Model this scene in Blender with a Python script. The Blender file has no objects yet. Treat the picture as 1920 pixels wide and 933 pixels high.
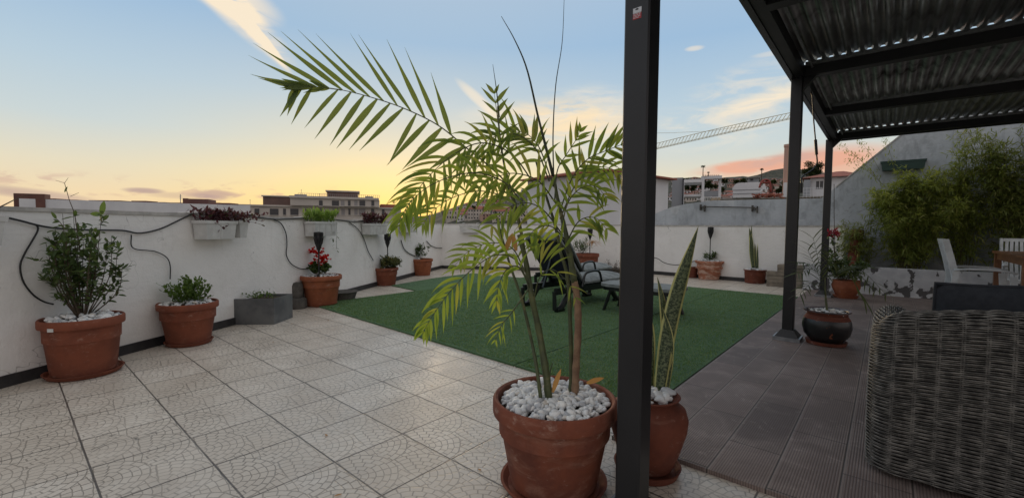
import bpy, math, random
from mathutils import Vector, Matrix
R = math.radians
random.seed(7)
C = bpy.context.scene.collection
sc = bpy.context.scene
# ------------------------------------------------------------------ camera
EYE = 1.15
FP = 818.83                       # focal length in pixels of a 1920 wide frame
PIT, ROL, YAW = -0.0470052591, -0.00843417975, 0.707851252
Fv = Vector((-math.sin(YAW)*math.cos(PIT), math.cos(YAW)*math.cos(PIT), math.sin(PIT)))
R0 = Vector((math.cos(YAW), math.sin(YAW), 0)); U0 = R0.cross(Fv)
Rv = R0*math.cos(ROL) - U0*math.sin(ROL); Uv = R0*math.sin(ROL) + U0*math.cos(ROL)
CAM = Vector((0, 0, EYE))
cd = bpy.data.cameras.new('camera'); cam = bpy.data.objects.new('camera', cd); C.objects.link(cam)
cd.sensor_width = 36; cd.lens = 36*FP/1920; cd.clip_start = .05; cd.clip_end = 9000
m3 = Matrix((Rv, Uv, -Fv)).transposed(); cam.matrix_world = Matrix.Translation(CAM) @ m3.to_4x4()
sc.camera = cam

def ray(px, py): return Fv + Rv*((px-960)/FP) + Uv*((466.5-py)/FP)
def atz(px, py, z=0.0):
    d = ray(px, py); return CAM + d*((z-EYE)/d.z)
def atd(px, py, d): return CAM + ray(px, py)*d
def aty(px, py, y):
    d = ray(px, py); return CAM + d*(y/d.y)
def plane(px, py, P, n):
    d = ray(px, py); return CAM + d*((P-CAM).dot(n)/d.dot(n))
def depth(P): return (Vector(P)-CAM).dot(Fv)
def ztop(P, py):                   # height on the vertical through P that shows at row py
    lo, hi = -2.0, 30.0
    for _ in range(40):
        m = (lo+hi)/2; v = Vector((P[0], P[1], m))-CAM; y = 466.5-FP*v.dot(Uv)/v.dot(Fv)
        if y > py: lo = m
        else: hi = m
    return lo
def rad(P, wpx, px):               # radius of an upright round thing wpx wide
    t = (px-960)/FP; return wpx*depth(P)/(2*FP*math.sqrt(1+t*t))

# ------------------------------------------------------------------ node helper
def S(r, g, b):
    f = lambda c: (c/255/12.92) if c/255 <= .04045 else ((c/255+.055)/1.055)**2.4
    return (f(r), f(g), f(b), 1)
class X:
    def __init__(s, nt, sock): s.nt = nt; s.s = sock
    def op(s, o, *a):
        n = s.nt.nodes.new('ShaderNodeMath'); n.operation = o; s.nt.links.new(s.s, n.inputs[0])
        for i, v in enumerate(a):
            if isinstance(v, X): s.nt.links.new(v.s, n.inputs[i+1])
            else: n.inputs[i+1].default_value = v
        return X(s.nt, n.outputs[0])
    def __add__(s, o): return s.op('ADD', o)
    def __sub__(s, o): return s.op('SUBTRACT', o)
    def __mul__(s, o): return s.op('MULTIPLY', o)
    def __truediv__(s, o): return s.op('DIVIDE', o)
    __radd__ = __add__; __rmul__ = __mul__
    def fl(s): return s.op('FLOOR')
    def fr(s): return s.op('FRACT')
    def ab(s): return s.op('ABSOLUTE')
    def sq(s): return s*s
    def lt(s, o): return s.op('LESS_THAN', o)
    def gt(s, o): return s.op('GREATER_THAN', o)
    def mx(s, o): return s.op('MAXIMUM', o)
    def mn(s, o): return s.op('MINIMUM', o)
    def ss(s, a, b):               # smooth step a..b -> 0..1
        n = s.nt.nodes.new('ShaderNodeMapRange'); n.interpolation_type = 'SMOOTHSTEP'; n.clamp = True
        s.nt.links.new(s.s, n.inputs[0]); n.inputs[1].default_value = a; n.inputs[2].default_value = b
        return X(s.nt, n.outputs[0])
def xyz(nt, vec):
    n = nt.nodes.new('ShaderNodeSeparateXYZ'); nt.links.new(vec, n.inputs[0]); return [X(nt, n.outputs[i]) for i in range(3)]
def comb(nt, *a):
    n = nt.nodes.new('ShaderNodeCombineXYZ')
    for i, v in enumerate(a):
        if isinstance(v, X): nt.links.new(v.s, n.inputs[i])
        else: n.inputs[i].default_value = v
    return n.outputs[0]
def noise(nt, vec, scale, detail=3, rough=.5, dist=0):
    n = nt.nodes.new('ShaderNodeTexNoise'); n.inputs['Scale'].default_value = scale; n.inputs['Detail'].default_value = detail
    n.inputs['Roughness'].default_value = rough; n.inputs['Distortion'].default_value = dist
    nt.links.new(vec, n.inputs['Vector']); return X(nt, n.outputs['Fac'])
def mix(nt, f, a, b, mode='MIX'):
    n = nt.nodes.new('ShaderNodeMix'); n.data_type = 'RGBA'; n.blend_type = mode; n.clamp_factor = True
    for i, v in ((0, f), (6, a), (7, b)):
        if isinstance(v, X): nt.links.new(v.s, n.inputs[i])
        elif hasattr(v, 'is_output'): nt.links.new(v, n.inputs[i])
        else: n.inputs[i].default_value = v
    return n.outputs[2]
def ramp(nt, f, stops, interp='LINEAR'):
    n = nt.nodes.new('ShaderNodeValToRGB'); n.color_ramp.interpolation = interp
    e = n.color_ramp.elements
    while len(e) < len(stops): e.new(1)
    for i, (p, c) in enumerate(stops): e[i].position = p; e[i].color = c
    nt.links.new(f.s, n.inputs[0]); return n.outputs[0]

# ------------------------------------------------------------------ world, sun, exposure
SUN = ray(775, 372).normalized()
saz = math.atan2(SUN.x, SUN.y); sel = math.asin(SUN.z)
w = bpy.data.worlds.new('World'); sc.world = w; w.use_nodes = True
nt = w.node_tree; bg = nt.nodes['Background']
tc = nt.nodes.new('ShaderNodeTexCoord').outputs['Generated']
dx, dy, dz = xyz(nt, tc)
el = dz.op('ARCSINE')*(180/math.pi)
# azimuth measured from the sun, so that it wraps behind the camera
cs, sn = math.cos(saz), math.sin(saz)
ax = dx*cs - dy*sn; ay = dx*sn + dy*cs
az = ax.op('ARCTAN2', ay)*(180/math.pi)
def azel(px, py):
    d = ray(px, py).normalized(); a = (math.degrees(math.atan2(d.x, d.y)-saz)+180) % 360-180
    return a, math.degrees(math.asin(d.z))
en = el/60
k = 1/60
side = ramp(nt, en, [(0, S(235, 204, 168)), (3*k, S(238, 215, 176)), (6*k, S(226, 217, 192)), (10*k, S(200, 211, 212)), (15*k, S(182, 203, 217)), (22*k, S(156, 187, 216)), (40*k, S(184, 196, 210)), (1, S(212, 210, 210))])
near = ramp(nt, en, [(0, S(252, 202, 110)), (3*k, S(252, 221, 136)), (6*k, S(246, 224, 166)), (10*k, S(224, 217, 192)), (15*k, S(193, 206, 211)), (22*k, S(160, 189, 215)), (40*k, S(188, 198, 210)), (1, S(212, 210, 210))])
back = ramp(nt, en, [(0, S(206, 194, 190)), (8*k, S(214, 202, 197)), (20*k, S(206, 204, 206)), (40*k, S(204, 202, 204)), (1, S(212, 210, 210))])
aa = az.ab()
sky = mix(nt, aa.ss(4, 34), near, side)
sky = mix(nt, aa.ss(45, 130), sky, back)
def blob(px, py, wa, we, rot=0, soft=1.0):       # soft elliptical mask round a point of the sky
    a0, e0 = azel(px, py); u = az-a0; v = el-e0; c, s_ = math.cos(R(rot)), math.sin(R(rot))
    return (((u*c+v*s_)/wa).sq()+((v*c-u*s_)/we).sq()).ss(1, 1-soft)
cv = comb(nt, az/60, el/14, 0.0)
n1 = noise(nt, cv, 5.5, 6, .6, .4); n2 = noise(nt, comb(nt, az/25, el/7, 3.0), 4.0, 6, .62, .7)
# high wisps
wisp = blob(440, 20, 8.0, 1.9, -36)*.8*n2.ss(.25, .6)+blob(468, 52, 6.0, .8, -44)*.55 + blob(500, 82, 4.2, .55, -47)*.8 + blob(430, -8, 6, 2.2, -14)*.75*n2.ss(.3, .55)
wisp = wisp + blob(1090, 222, 9.5, 4.6, 0)*.85*n1.ss(.36, .66) + blob(895, 185, 4.0, .8, -38)*.6 + blob(1390, 200, 12, 5, 15)*.5*n2.ss(.38, .65)
wisp = wisp + blob(1440, 185, 7, 1.2, 16)*.4 + blob(1302, 91, 1.3, .35, 0)*.5 + blob(1450, 100, 2.6, .35, 0)*.3 + blob(960, 230, 9, 3, 0)*.35*n1.ss(.4, .6)
sky = mix(nt, wisp.mn(.95), sky, S(250, 232, 204))
sky = mix(nt, (blob(1050, 235, 12, 4, 0)*.7*n2.ss(.35, .6)).mn(.8), sky, S(255, 226, 180))
# low clouds over the horizon, lit pink from below
lowm = el.ss(2.2, 3.4)*(el.ss(5.2, 4.0))*az.ss(-4, -12)
puff = noise(nt, comb(nt, az/9, el/3.0, 8.0), 3.2, 5, .6, .5)
sky = mix(nt, (lowm*puff.ss(.50, .66)*.5).mn(.8), sky, S(196, 158, 150))
sky = mix(nt, (blob(50, 362, 5.5, .6, -6)*.6+blob(270, 357, 2.0, .35)*.8+blob(405, 366, 2.6, .75)*.6*puff.ss(.35, .6)+blob(345, 367, 4.0, .45)*.4), sky, S(172, 148, 148))
pk = blob(1440, 311, 9.5, 1.25, 3)*.85*puff.ss(.22, .5) + blob(1390, 312, 3.6, .8)*.5 + blob(1560, 303, 7.5, 2.2, 0)*.75
sky = mix(nt, pk.mn(.92), sky, S(232, 168, 142))
sky = mix(nt, (blob(1460, 300, 5.5, .8, 6)*.6*puff.ss(.3, .6)), sky, S(196, 168, 160))
# physical sky underneath gives part of the light
nis = nt.nodes.new('ShaderNodeTexSky'); nis.sky_type = 'NISHITA'; nis.sun_disc = False
nis.sun_elevation = R(3.5); nis.sun_rotation = saz; nis.air_density = 1.0; nis.dust_density = 1.5
nsc = nt.nodes.new('ShaderNodeVectorMath'); nsc.operation = 'SCALE'; nt.links.new(nis.outputs[0], nsc.inputs[0]); nsc.inputs[3].default_value = .10
sky = mix(nt, .06, sky, nsc.outputs[0])
nt.links.new(sky, bg.inputs[0]); bg.inputs[1].default_value = 1.0
sl = bpy.data.lights.new('sun', 'SUN'); so = bpy.data.objects.new('sun', sl); C.objects.link(so)
sl.energy = 1.2; sl.angle = R(12); sl.color = (1, .72, .42)
so.rotation_euler = (-Vector((SUN.x, SUN.y, math.sin(R(5)))).normalized()).to_track_quat('-Z', 'Y').to_euler()
sc.view_settings.view_transform = 'Standard'; sc.view_settings.look = 'None'
sc.view_settings.exposure = 0.10; sc.view_settings.gamma = 1; sc.view_settings.use_curve_mapping = False
sc.render.engine = 'CYCLES'

# ------------------------------------------------------------------ materials
def newmat(name):
    m = bpy.data.materials.new(name); m.use_nodes = True; nt = m.node_tree
    return m, nt, nt.nodes['Principled BSDF'], nt.nodes.new('ShaderNodeTexCoord').outputs['Object']
def bump(nt, b, h, strength=.3, dist=.01):
    n = nt.nodes.new('ShaderNodeBump'); n.inputs['Strength'].default_value = strength; n.inputs['Distance'].default_value = dist
    nt.links.new(h.s, n.inputs['Height']); nt.links.new(n.outputs[0], b.inputs['Normal'])
def rough_mat(name, c1, c2, scale=6, rough=.85, lo=.35, hi=.65, bs=.15, bscale=60, bd=.004, c3=None, c3s=1.5, c3lo=.55, c3hi=.75, metal=0, spec=.5, det=5):
    m, nt, b, oc = newmat(name)
    col = mix(nt, noise(nt, oc, scale, det, .6).ss(lo, hi), c1, c2)
    if c3: col = mix(nt, noise(nt, oc, c3s, 6, .65, .3).ss(c3lo, c3hi), col, c3)
    nt.links.new(col, b.inputs['Base Color']); b.inputs['Roughness'].default_value = rough
    b.inputs['Metallic'].default_value = metal; b.inputs['Specular IOR Level'].default_value = spec
    if bs: bump(nt, b, noise(nt, oc, bscale, 4, .6), bs, bd)
    return m
def leaf_mat(name, c1, c2, c3=None, trans=.45, rough=.5, sh=1, tips=0):
    m, nt, b, oc = newmat(name)
    g = nt.nodes.new('ShaderNodeNewGeometry'); ri = X(nt, g.outputs['Random Per Island'])
    col = mix(nt, ri, c1, c2)
    col = mix(nt, noise(nt, oc, 9, 2).ss(.35, .65)*.5, col, c1)
    if c3: col = mix(nt, (ri*7.31).fr().gt(.86)*.8, col, c3)
    if tips: col = mix(nt, noise(nt, oc, 22, 5, .7).ss(.60, .68)*(ri*3.7).fr().gt(.45)*.75, col, (.26, .17, .07, 1))
    nt.links.new(col, b.inputs['Base Color']); b.inputs['Roughness'].default_value = rough; b.inputs['Specular IOR Level'].default_value = .3
    t = nt.nodes.new('ShaderNodeBsdfTranslucent')
    tm = mix(nt, .5, col, (min(1, c2[0]*2.2), min(1, c2[1]*2.0), c2[2]*.9, 1)); nt.links.new(tm, t.inputs[0])
    ms = nt.nodes.new('ShaderNodeMixShader'); ms.inputs[0].default_value = trans
    nt.links.new(b.outputs[0], ms.inputs[1]); nt.links.new(t.outputs[0], ms.inputs[2])
    nt.links.new(ms.outputs[0], nt.nodes['Material Output'].inputs[0]); return m
def plain(name, c, rough=.6, metal=0, spec=.5):
    return rough_mat(name, c, tuple(v*.82 for v in c[:3])+(1,), 8, rough, bs=.06, metal=metal, spec=spec)

# terrace tiles with the fan pattern pressed in
TX, TY, OX, OY = .40547, .39425, -3.63218, -.15483
def tile_mat():
    m, nt, b, oc = newmat('terrace tile')
    x, y, z = xyz(nt, oc)
    u = (x-OX)/TX; v = (y-OY)/TY
    wob = noise(nt, oc, 14, 2)*.05
    us = u+wob; vs = v+noise(nt, comb(nt, x, y, 7.0), 14, 2)*.05
    # overlapping fans: rows of half circles
    j = (vs*2).fl(); vf = vs*2-j                          # row coordinate 0..1
    def fan(off):
        jj = j+off; sh = (jj*.5).fr()                  # 0 or .5
        cu = (us+sh*1.0).fr()-.5
        d = (cu.sq()+((vf-off)*.5).sq()).op('SQRT')
        return cu, (vf-off)*.5, d
    cu0, cv0, d0 = fan(0)
    cu1, cv1, d1 = fan(-1)
    use0 = d0.lt(.5)
    def sel(a, c): return a*use0 + c*(use0*-1+1)
    d = sel(d0, d1); cu = sel(cu0, cu1); cv_ = sel(cv0, cv1)
    rings = d*12.0; ri = rings.fl(); rf = (rings.fr()-.5).ab()
    ang = cv_.op('ARCTAN2', cu)/math.pi
    blk = (ang*(ri*1.7+2.0)+ri*.37); bf = (blk.fr()-.5).ab()
    g1 = rf.ss(.405, .47); g2 = bf*1.0; g2 = g2.ss(.41, .465)
    edge = g1.mx(g2).mx((d0-.5).ab().ss(.011, .004))
    tj = ((u.fr()-.5).ab()).ss(.486, .493).mx((v.fr()-.5).ab().ss(.486, .493))*(noise(nt, oc, 2.0, 3).ss(.2, .6)*.35+.65)
    cell = nt.nodes.new('ShaderNodeTexWhiteNoise'); cell.noise_dimensions = '2D'
    nt.links.new(comb(nt, u.fl(), v.fl(), 0.0), cell.inputs['Vector']); rnd = X(nt, cell.outputs['Value'])
    base = mix(nt, noise(nt, oc, 3.2, 5, .6).ss(.3, .7), (.60, .55, .475, 1), (.74, .685, .60, 1))
    base = mix(nt, rnd*.75, base, (.54, .48, .40, 1))
    bw = nt.nodes.new('ShaderNodeTexWhiteNoise'); bw.noise_dimensions = '3D'
    nt.links.new(comb(nt, ri+j*31.0, blk.fl(), u.fl()+v.fl()*57.0), bw.inputs['Vector']); base = mix(nt, X(nt, bw.outputs['Value'])*.38, base, (.52, .455, .38, 1))
    base = mix(nt, noise(nt, oc, 1.1, 7, .7, .5).ss(.46, .72)*.6, base, (.42, .36, .295, 1))
    base = mix(nt, noise(nt, oc, 70, 3).ss(.5, .8)*.25, base, (.4, .38, .34, 1))
    wear = noise(nt, oc, 2.3, 4).ss(.25, .7)*.42+.30
    base = mix(nt, edge*wear, base, (.12, .105, .085, 1))
    # a few cracked tiles
    ck = (noise(nt, oc, 1.7, 3, .5, .8)-.5).ab().ss(.0035, .001)*noise(nt, comb(nt, x, y, 4.4), .9, 2).gt(.60)
    base = mix(nt, ck*.7, base, (.12, .11, .1, 1))
    col = mix(nt, tj*.92, base, (.055, .05, .045, 1))
    nt.links.new(col, b.inputs['Base Color'])
    rr = noise(nt, oc, 5, 4).ss(.2, .8)*.24+.27
    nt.links.new(rr.s, b.inputs['Roughness'])
    bump(nt, b, (edge*-.5)+(tj*-1.2)+noise(nt, oc, 40, 3)*.4, .5, .003)
    return m
def deck_mat():
    m, nt, b, oc = newmat('deck tile')
    x, y, z = xyz(nt, oc)
    W = .245; L = .73
    u = (x+1.095)/W; col_i = u.fl(); v = (y-3.25)/L+col_i*.5
    tj = (u.fr()-.5).ab().ss(.480, .492).mx((v.fr()-.5).ab().ss(.4935, .4975))
    gr = ((u.fr()*22).fr()-.5).ab().ss(.18, .40)
    flat = (u.fr()-.5).ab().gt(.455)
    cell = nt.nodes.new('ShaderNodeTexWhiteNoise'); cell.noise_dimensions = '2D'
    nt.links.new(comb(nt, col_i, v.fl(), 0.0), cell.inputs['Vector']); rnd = X(nt, cell.outputs['Value'])
    c = mix(nt, rnd, (.125, .092, .082, 1), (.20, .148, .130, 1))
    c = mix(nt, noise(nt, oc, 2.4, 6, .65, .6).ss(.42, .72)*.7, c, (.33, .265, .235, 1))
    c = mix(nt, noise(nt, oc, 7, 6, .7, 1.5).ss(.58, .68)*.4, c, (.46, .39, .34, 1))
    c = mix(nt, gr*(flat*-1+1)*.55, c, (.07, .055, .05, 1))
    c = mix(nt, flat*.35, c, (.30, .25, .22, 1))
    c = mix(nt, tj*.85, c, (.03, .025, .022, 1))
    nt.links.new(c, b.inputs['Base Color']); b.inputs['Roughness'].default_value = .62
    bump(nt, b, (gr*(flat*-1+1)*-1)+(tj*-1.5)+noise(nt, oc, 60, 3)*.3, .6, .003)
    return m
def turf_mat():
    m, nt, b, oc = newmat('artificial turf')
    x, y, z = xyz(nt, oc)
    c = mix(nt, noise(nt, oc, 120, 4, .8).ss(.35, .65), (.018, .05, .018, 1), (.07, .155, .055, 1))
    c = mix(nt, noise(nt, comb(nt, x*.35, y, z), 14, 6, .7).ss(.38, .68)*.6, c, (.11, .19, .085, 1))
    c = mix(nt, noise(nt, oc, 1.6, 4).ss(.45, .7)*.4, c, (.035, .085, .05, 1))
    nt.links.new(c, b.inputs['Base Color']); b.inputs['Roughness'].default_value = .9; b.inputs['Specular IOR Level'].default_value = .2
    b.inputs['Sheen Weight'].default_value = .3; b.inputs['Sheen Tint'].default_value = (.5, .7, .5, 1)
    bump(nt, b, noise(nt, oc, 220, 3, .7), .9, .012)
    return m
def terracotta(name, c1=(.265, .082, .042, 1), c2=(.19, .058, .032, 1), stain=(.33, .17, .12, 1), slo=.55, shi=.8):
    m, nt, b, oc = newmat(name)
    x, y, z = xyz(nt, oc)
    c = mix(nt, noise(nt, oc, 7, 5, .6).ss(.3, .7), c1, c2)
    c = mix(nt, noise(nt, comb(nt, x, y, z*2.2), 5, 7, .7, .6).ss(slo, shi)*.75, c, stain)
    c = mix(nt, noise(nt, comb(nt, x, y, z*1.3), 3.1, 6, .7, .4).ss(.5, .7)*.55, c, (c2[0]*.55, c2[1]*.6, c2[2]*.65, 1))
    c = mix(nt, noise(nt, comb(nt, x+4.0, y, z*1.6), 9, 7, .75, .2).ss(.56, .72)*.6, c, (.42, .30, .24, 1))
    c = mix(nt, noise(nt, oc, 45, 4).ss(.55, .8)*.3, c, (.16, .05, .03, 1))
    nt.links.new(c, b.inputs['Base Color']); b.inputs['Roughness'].default_value = .78; b.inputs['Specular IOR Level'].default_value = .3
    bump(nt, b, noise(nt, comb(nt, x*.3, y*.3, z*4), 30, 3)*.6+noise(nt, oc, 90, 3)*.4, .22, .004)
    return m
def plaster(name, c1, c2, c3, amt=.5, sc3=1.2, lo=.5, hi=.8):
    m, nt, b, oc = newmat(name)
    x, y, z = xyz(nt, oc)
    c = mix(nt, noise(nt, oc, 1.4, 5, .6).ss(.3, .7), c1, c2)
    st = noise(nt, comb(nt, x*1.5, y*1.5, z*.8), 2.6*sc3, 6, .65, .3).ss(lo, hi)
    c = mix(nt, st*amt, c, c3)
    c = mix(nt, z.ss(.28, .0)*noise(nt, oc, 6, 4).ss(.2, .7)*.35, c, c3)
    dr = noise(nt, comb(nt, x*14, y*14, z*.7), 1.3, 4, .6).ss(.56, .78)*z.ss(.55, 1.25)
    c = mix(nt, dr*.35, c, c3)
    crk = (noise(nt, oc, 1.15, 4, .6, .5)-.5).ab().ss(.0028, .0008)*noise(nt, comb(nt, x, y, z+9.0), .8, 2).gt(.56)
    c = mix(nt, crk*.45, c, (.2, .19, .18, 1))
    pt = noise(nt, comb(nt, x, y, z+3.0), 2.1, 3, .5).ss(.60, .615)*.16
    c = mix(nt, pt, c, (.8, .79, .77, 1))
    nt.links.new(c, b.inputs['Base Color']); b.inputs['Roughness'].default_value = .9; b.inputs['Specular IOR Level'].default_value = .25
    bump(nt, b, noise(nt, oc, 55, 5, .65)+noise(nt, oc, 5, 4)*3.0+noise(nt, comb(nt, x, y, z*3), 9, 3)*1.0, .4, .008)
    return m
def peeling_mat():
    m, nt, b, oc = newmat('peeling white paint')
    x, y, z = xyz(nt, oc)
    n = noise(nt, comb(nt, x, y, z*.8), 5.0, 4, .55, .3)
    mask = n.ss(.555, .585)
    c = mix(nt, noise(nt, oc, 8, 4).ss(.3, .7), (.62, .63, .64, 1), (.50, .51, .53, 1))
    c = mix(nt, mask, c, (.10, .095, .095, 1))
    nt.links.new(c, b.inputs['Base Color']); b.inputs['Roughness'].default_value = .9
    bump(nt, b, mask*-1+noise(nt, oc, 60, 3)*.3, .4, .004); return m
def snake_mat():
    m, nt, b, oc = newmat('snake plant leaf')
    at = nt.nodes.new('ShaderNodeUVMap'); u, v, _ = xyz(nt, at.outputs[0])
    n = noise(nt, comb(nt, u*1.5, v*16, 0.0), 3.5, 4, .6, .5)
    c = mix(nt, n.ss(.42, .58), (.028, .05, .022, 1), (.16, .20, .10, 1))
    e = (u-.5).ab()
    c = mix(nt, e.ss(.36, .41), c, (.62, .60, .24, 1))
    nt.links.new(c, b.inputs['Base Color']); b.inputs['Roughness'].default_value = .4
    t = nt.nodes.new('ShaderNodeBsdfTranslucent'); nt.links.new(c, t.inputs[0])
    ms = nt.nodes.new('ShaderNodeMixShader'); ms.inputs[0].default_value = .2
    nt.links.new(b.outputs[0], ms.inputs[1]); nt.links.new(t.outputs[0], ms.inputs[2]); nt.links.new(ms.outputs[0], nt.nodes['Material Output'].inputs[0])
    return m
M = {}
M['tile'] = tile_mat(); M['deck'] = deck_mat(); M['turf'] = turf_mat()
M['blade'] = leaf_mat('turf blade', (.062, .14, .045, 1), (.18, .29, .10, 1), (.23, .25, .11, 1), .2)
M['white_wall'] = plaster('white plaster', (.77, .755, .73, 1), (.84, .825, .80, 1), (.55, .52, .48, 1), .35)
M['gray_wall'] = plaster('gray render', (.50, .53, .56, 1), (.38, .41, .44, 1), (.24, .255, .27, 1), .6, 1.6, .45, .7)
M['peel'] = peeling_mat()
M['skirt'] = rough_mat('black skirting paint', (.018, .018, .02, 1), (.035, .033, .034, 1), 8, .55)
M['coping'] = rough_mat('wall coping', (.34, .33, .31, 1), (.5, .48, .45, 1), 9, .9)
M['terra'] = terracotta('terracotta', (.225, .068, .036, 1), (.155, .048, .028, 1))
M['terra_big'] = terracotta('weathered terracotta', (.215, .064, .034, 1), (.135, .043, .028, 1), (.30, .155, .11, 1), .48, .72)
M['terra_vase'] = terracotta('reddish terracotta', (.175, .05, .028, 1), (.12, .036, .022, 1))
M['terra_orange'] = terracotta('orange terracotta', (.31, .10, .045, 1), (.225, .07, .034, 1))
M['terra_pale'] = terracotta('pale banded terracotta', (.46, .20, .12, 1), (.34, .13, .075, 1), (.62, .45, .36, 1), .48, .6)
def pebble_mat():
    m, nt, b, oc = newmat('white pebble'); g_ = nt.nodes.new('ShaderNodeNewGeometry')
    c = ramp(nt, X(nt, g_.outputs['Random Per Island']), [(0, (.36, .37, .39, 1)), (.25, (.55, .56, .57, 1)), (.6, (.70, .70, .69, 1)), (.9, (.80, .79, .76, 1)), (1, (.50, .44, .37, 1))])
    c = mix(nt, noise(nt, oc, 30, 5, .7).ss(.5, .75)*.5, c, (.38, .36, .34, 1)); nt.links.new(c, b.inputs['Base Color']); b.inputs['Roughness'].default_value = .65
    bump(nt, b, noise(nt, oc, 90, 4), .25, .002); return m
M['pebble'] = pebble_mat()
M['soil'] = rough_mat('potting soil', (.035, .025, .018, 1), (.07, .05, .035, 1), 40, .95, bs=.5)
M['metal'] = rough_mat('dark powder coated steel', (.007, .0075, .0095, 1), (.011, .0115, .014, 1), 3, .38, bs=.03, spec=.5)
M['metal_dark'] = rough_mat('dark steel in roof', (.012, .012, .014, 1), (.02, .02, .022, 1), 3, .5, bs=.03)
M['roofing'] = rough_mat('galvanised corrugated sheet', (.34, .36, .36, 1), (.20, .21, .21, 1), 4, .35, metal=.75, bs=.1, c3=(.05, .05, .048, 1), c3s=2.2)
M['galv'] = rough_mat('galvanised steel', (.33, .34, .35, 1), (.24, .25, .26, 1), 12, .45, metal=.7)
M['black'] = plain('black plastic', (.012, .012, .013, 1), .45)
M['hose'] = plain('black rubber hose', (.015, .015, .016, 1), .55)
M['whitep'] = plain('white plastic', (.62, .62, .60, 1), .45)
M['whitechair'] = plain('white garden plastic', (.66, .69, .70, 1), .4)
M['zinc'] = rough_mat('dull zinc sheet', (.10, .105, .11, 1), (.16, .165, .165, 1), 5, .6, metal=.3, bs=.15)
M['stone'] = rough_mat('dark lava stone', (.06, .056, .05, 1), (.11, .10, .088, 1), 12, .9, bs=.6, bscale=30, bd=.01)
M['blockstone'] = rough_mat('sandy stone block', (.26, .22, .17, 1), (.17, .145, .115, 1), 9, .9, bs=.5, bscale=25, bd=.01)
M['wood'] = rough_mat('oiled table wood', (.26, .115, .045, 1), (.17, .07, .03, 1), 7, .45, bs=.1)
M['cush'] = rough_mat('charcoal cushion fabric', (.022, .025, .031, 1), (.032, .035, .042, 1), 30, .95, bs=.4, bscale=500, bd=.002)
M['lgreen'] = plain('dark green resin', (.007, .011, .011, 1), .35)
M['pad'] = rough_mat('pale grey lounger pad', (.24, .265, .265, 1), (.16, .18, .18, 1), 9, .85, bs=.3, bscale=40, bd=.006)
M['navy'] = plain('navy fabric', (.012, .016, .035, 1), .8)
M['glassdark'] = plain('dark smoked lamp glass', (.03, .03, .035, 1), .2)
M['lampglass'] = rough_mat('frosted lamp core', (.30, .29, .27, 1), (.2, .2, .2, 1), 20, .4, bs=0)
M['glaze'] = rough_mat('worn black glaze', (.010, .010, .011, 1), (.016, .015, .015, 1), 5, .32, bs=.2, c3=(.27, .085, .04, 1), c3s=7, c3lo=.63, c3hi=.66)
M['rim_glaze'] = rough_mat('chipped black rim', (.03, .03, .034, 1), (.10, .04, .03, 1), 14, .4)
M['palm'] = leaf_mat('palm leaflet', (.105, .17, .045, 1), (.175, .245, .055, 1), (.31, .27, .08, 1), .54, tips=1)
M['palm_dark'] = leaf_mat('palm leaflet olive', (.095, .145, .05, 1), (.15, .20, .06, 1), None, .52, tips=1)
M['palm_lime_backlit'] = leaf_mat('palm leaflet lime backlit', (.165, .27, .05, 1), (.26, .345, .06, 1), (.38, .33, .07, 1), .56, tips=1)  # yellow-green leaflet copy with back-light put into its brighter colour
M['cane'] = rough_mat('green palm cane', (.085, .10, .035, 1), (.045, .055, .022, 1), 18, .55, c3=(.22, .19, .08, 1), c3s=7)
M['cane_brown'] = rough_mat('dry brown palm cane', (.27, .17, .10, 1), (.17, .10, .06, 1), 20, .8, bs=.4)
M['dry'] = leaf_mat('dry leaf', (.34, .17, .06, 1), (.42, .25, .11, 1), None, .35)
M['spear'] = plain('dark unopened spear', (.035, .045, .022, 1), .6)
M['bushleaf'] = leaf_mat('dark shrub leaf', (.038, .072, .028, 1), (.105, .155, .055, 1), (.15, .20, .07, 1), .35)
M['herb'] = leaf_mat('fresh herb leaf', (.07, .13, .03, 1), (.13, .20, .05, 1), None, .4)
M['lime'] = leaf_mat('lime trough leaf', (.14, .24, .05, 1), (.22, .32, .08, 1), None, .4)
M['purple'] = leaf_mat('purple leaf', (.05, .022, .026, 1), (.11, .035, .045, 1), (.08, .11, .04, 1), .25)
M['succ'] = leaf_mat('grey green succulent', (.09, .115, .045, 1), (.15, .16, .065, 1), (.22, .14, .05, 1), .25)
M['bamboo'] = leaf_mat('bamboo leaf', (.15, .20, .05, 1), (.28, .33, .085, 1), (.42, .40, .14, 1), .5)
M['bamboo2'] = leaf_mat('darker bamboo leaf', (.12, .16, .045, 1), (.23, .27, .075, 1), (.34, .32, .12, 1), .45)
M['culm'] = plain('bamboo culm', (.16, .15, .06, 1), .5)
M['stem'] = rough_mat('brown stem', (.10, .07, .045, 1), (.05, .038, .025, 1), 20, .85)
M['grassy'] = leaf_mat('grey green strap leaf', (.05, .075, .035, 1), (.10, .13, .06, 1), None, .3)
M['red'] = leaf_mat('red petal', (.62, .02, .012, 1), (.45, .012, .012, 1), None, .3)
M['crimson'] = leaf_mat('crimson petal', (.42, .015, .04, 1), (.30, .012, .04, 1), None, .3)
M['wick'] = rough_mat('weathered grey rattan', (.22, .206, .184, 1), (.062, .058, .052, 1), 30, .55, lo=.3, hi=.65, bs=.2, bscale=200)
M['wickin'] = plain('dark rattan core', (.010, .0095, .009, 1), .9)
M['roofred'] = rough_mat('red roof tile', (.34, .11, .07, 1), (.25, .085, .055, 1), 2, .85)
M['bwhite'] = rough_mat('white render far', (.66, .66, .67, 1), (.58, .58, .60, 1), .4, .9, bs=0)
M['bcream'] = rough_mat('cream render far', (.52, .47, .42, 1), (.46, .42, .38, 1), .3, .9, bs=0)
M['bgrey'] = rough_mat('grey render far', (.28, .29, .31, 1), (.24, .25, .27, 1), .3, .9, bs=0)
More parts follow.
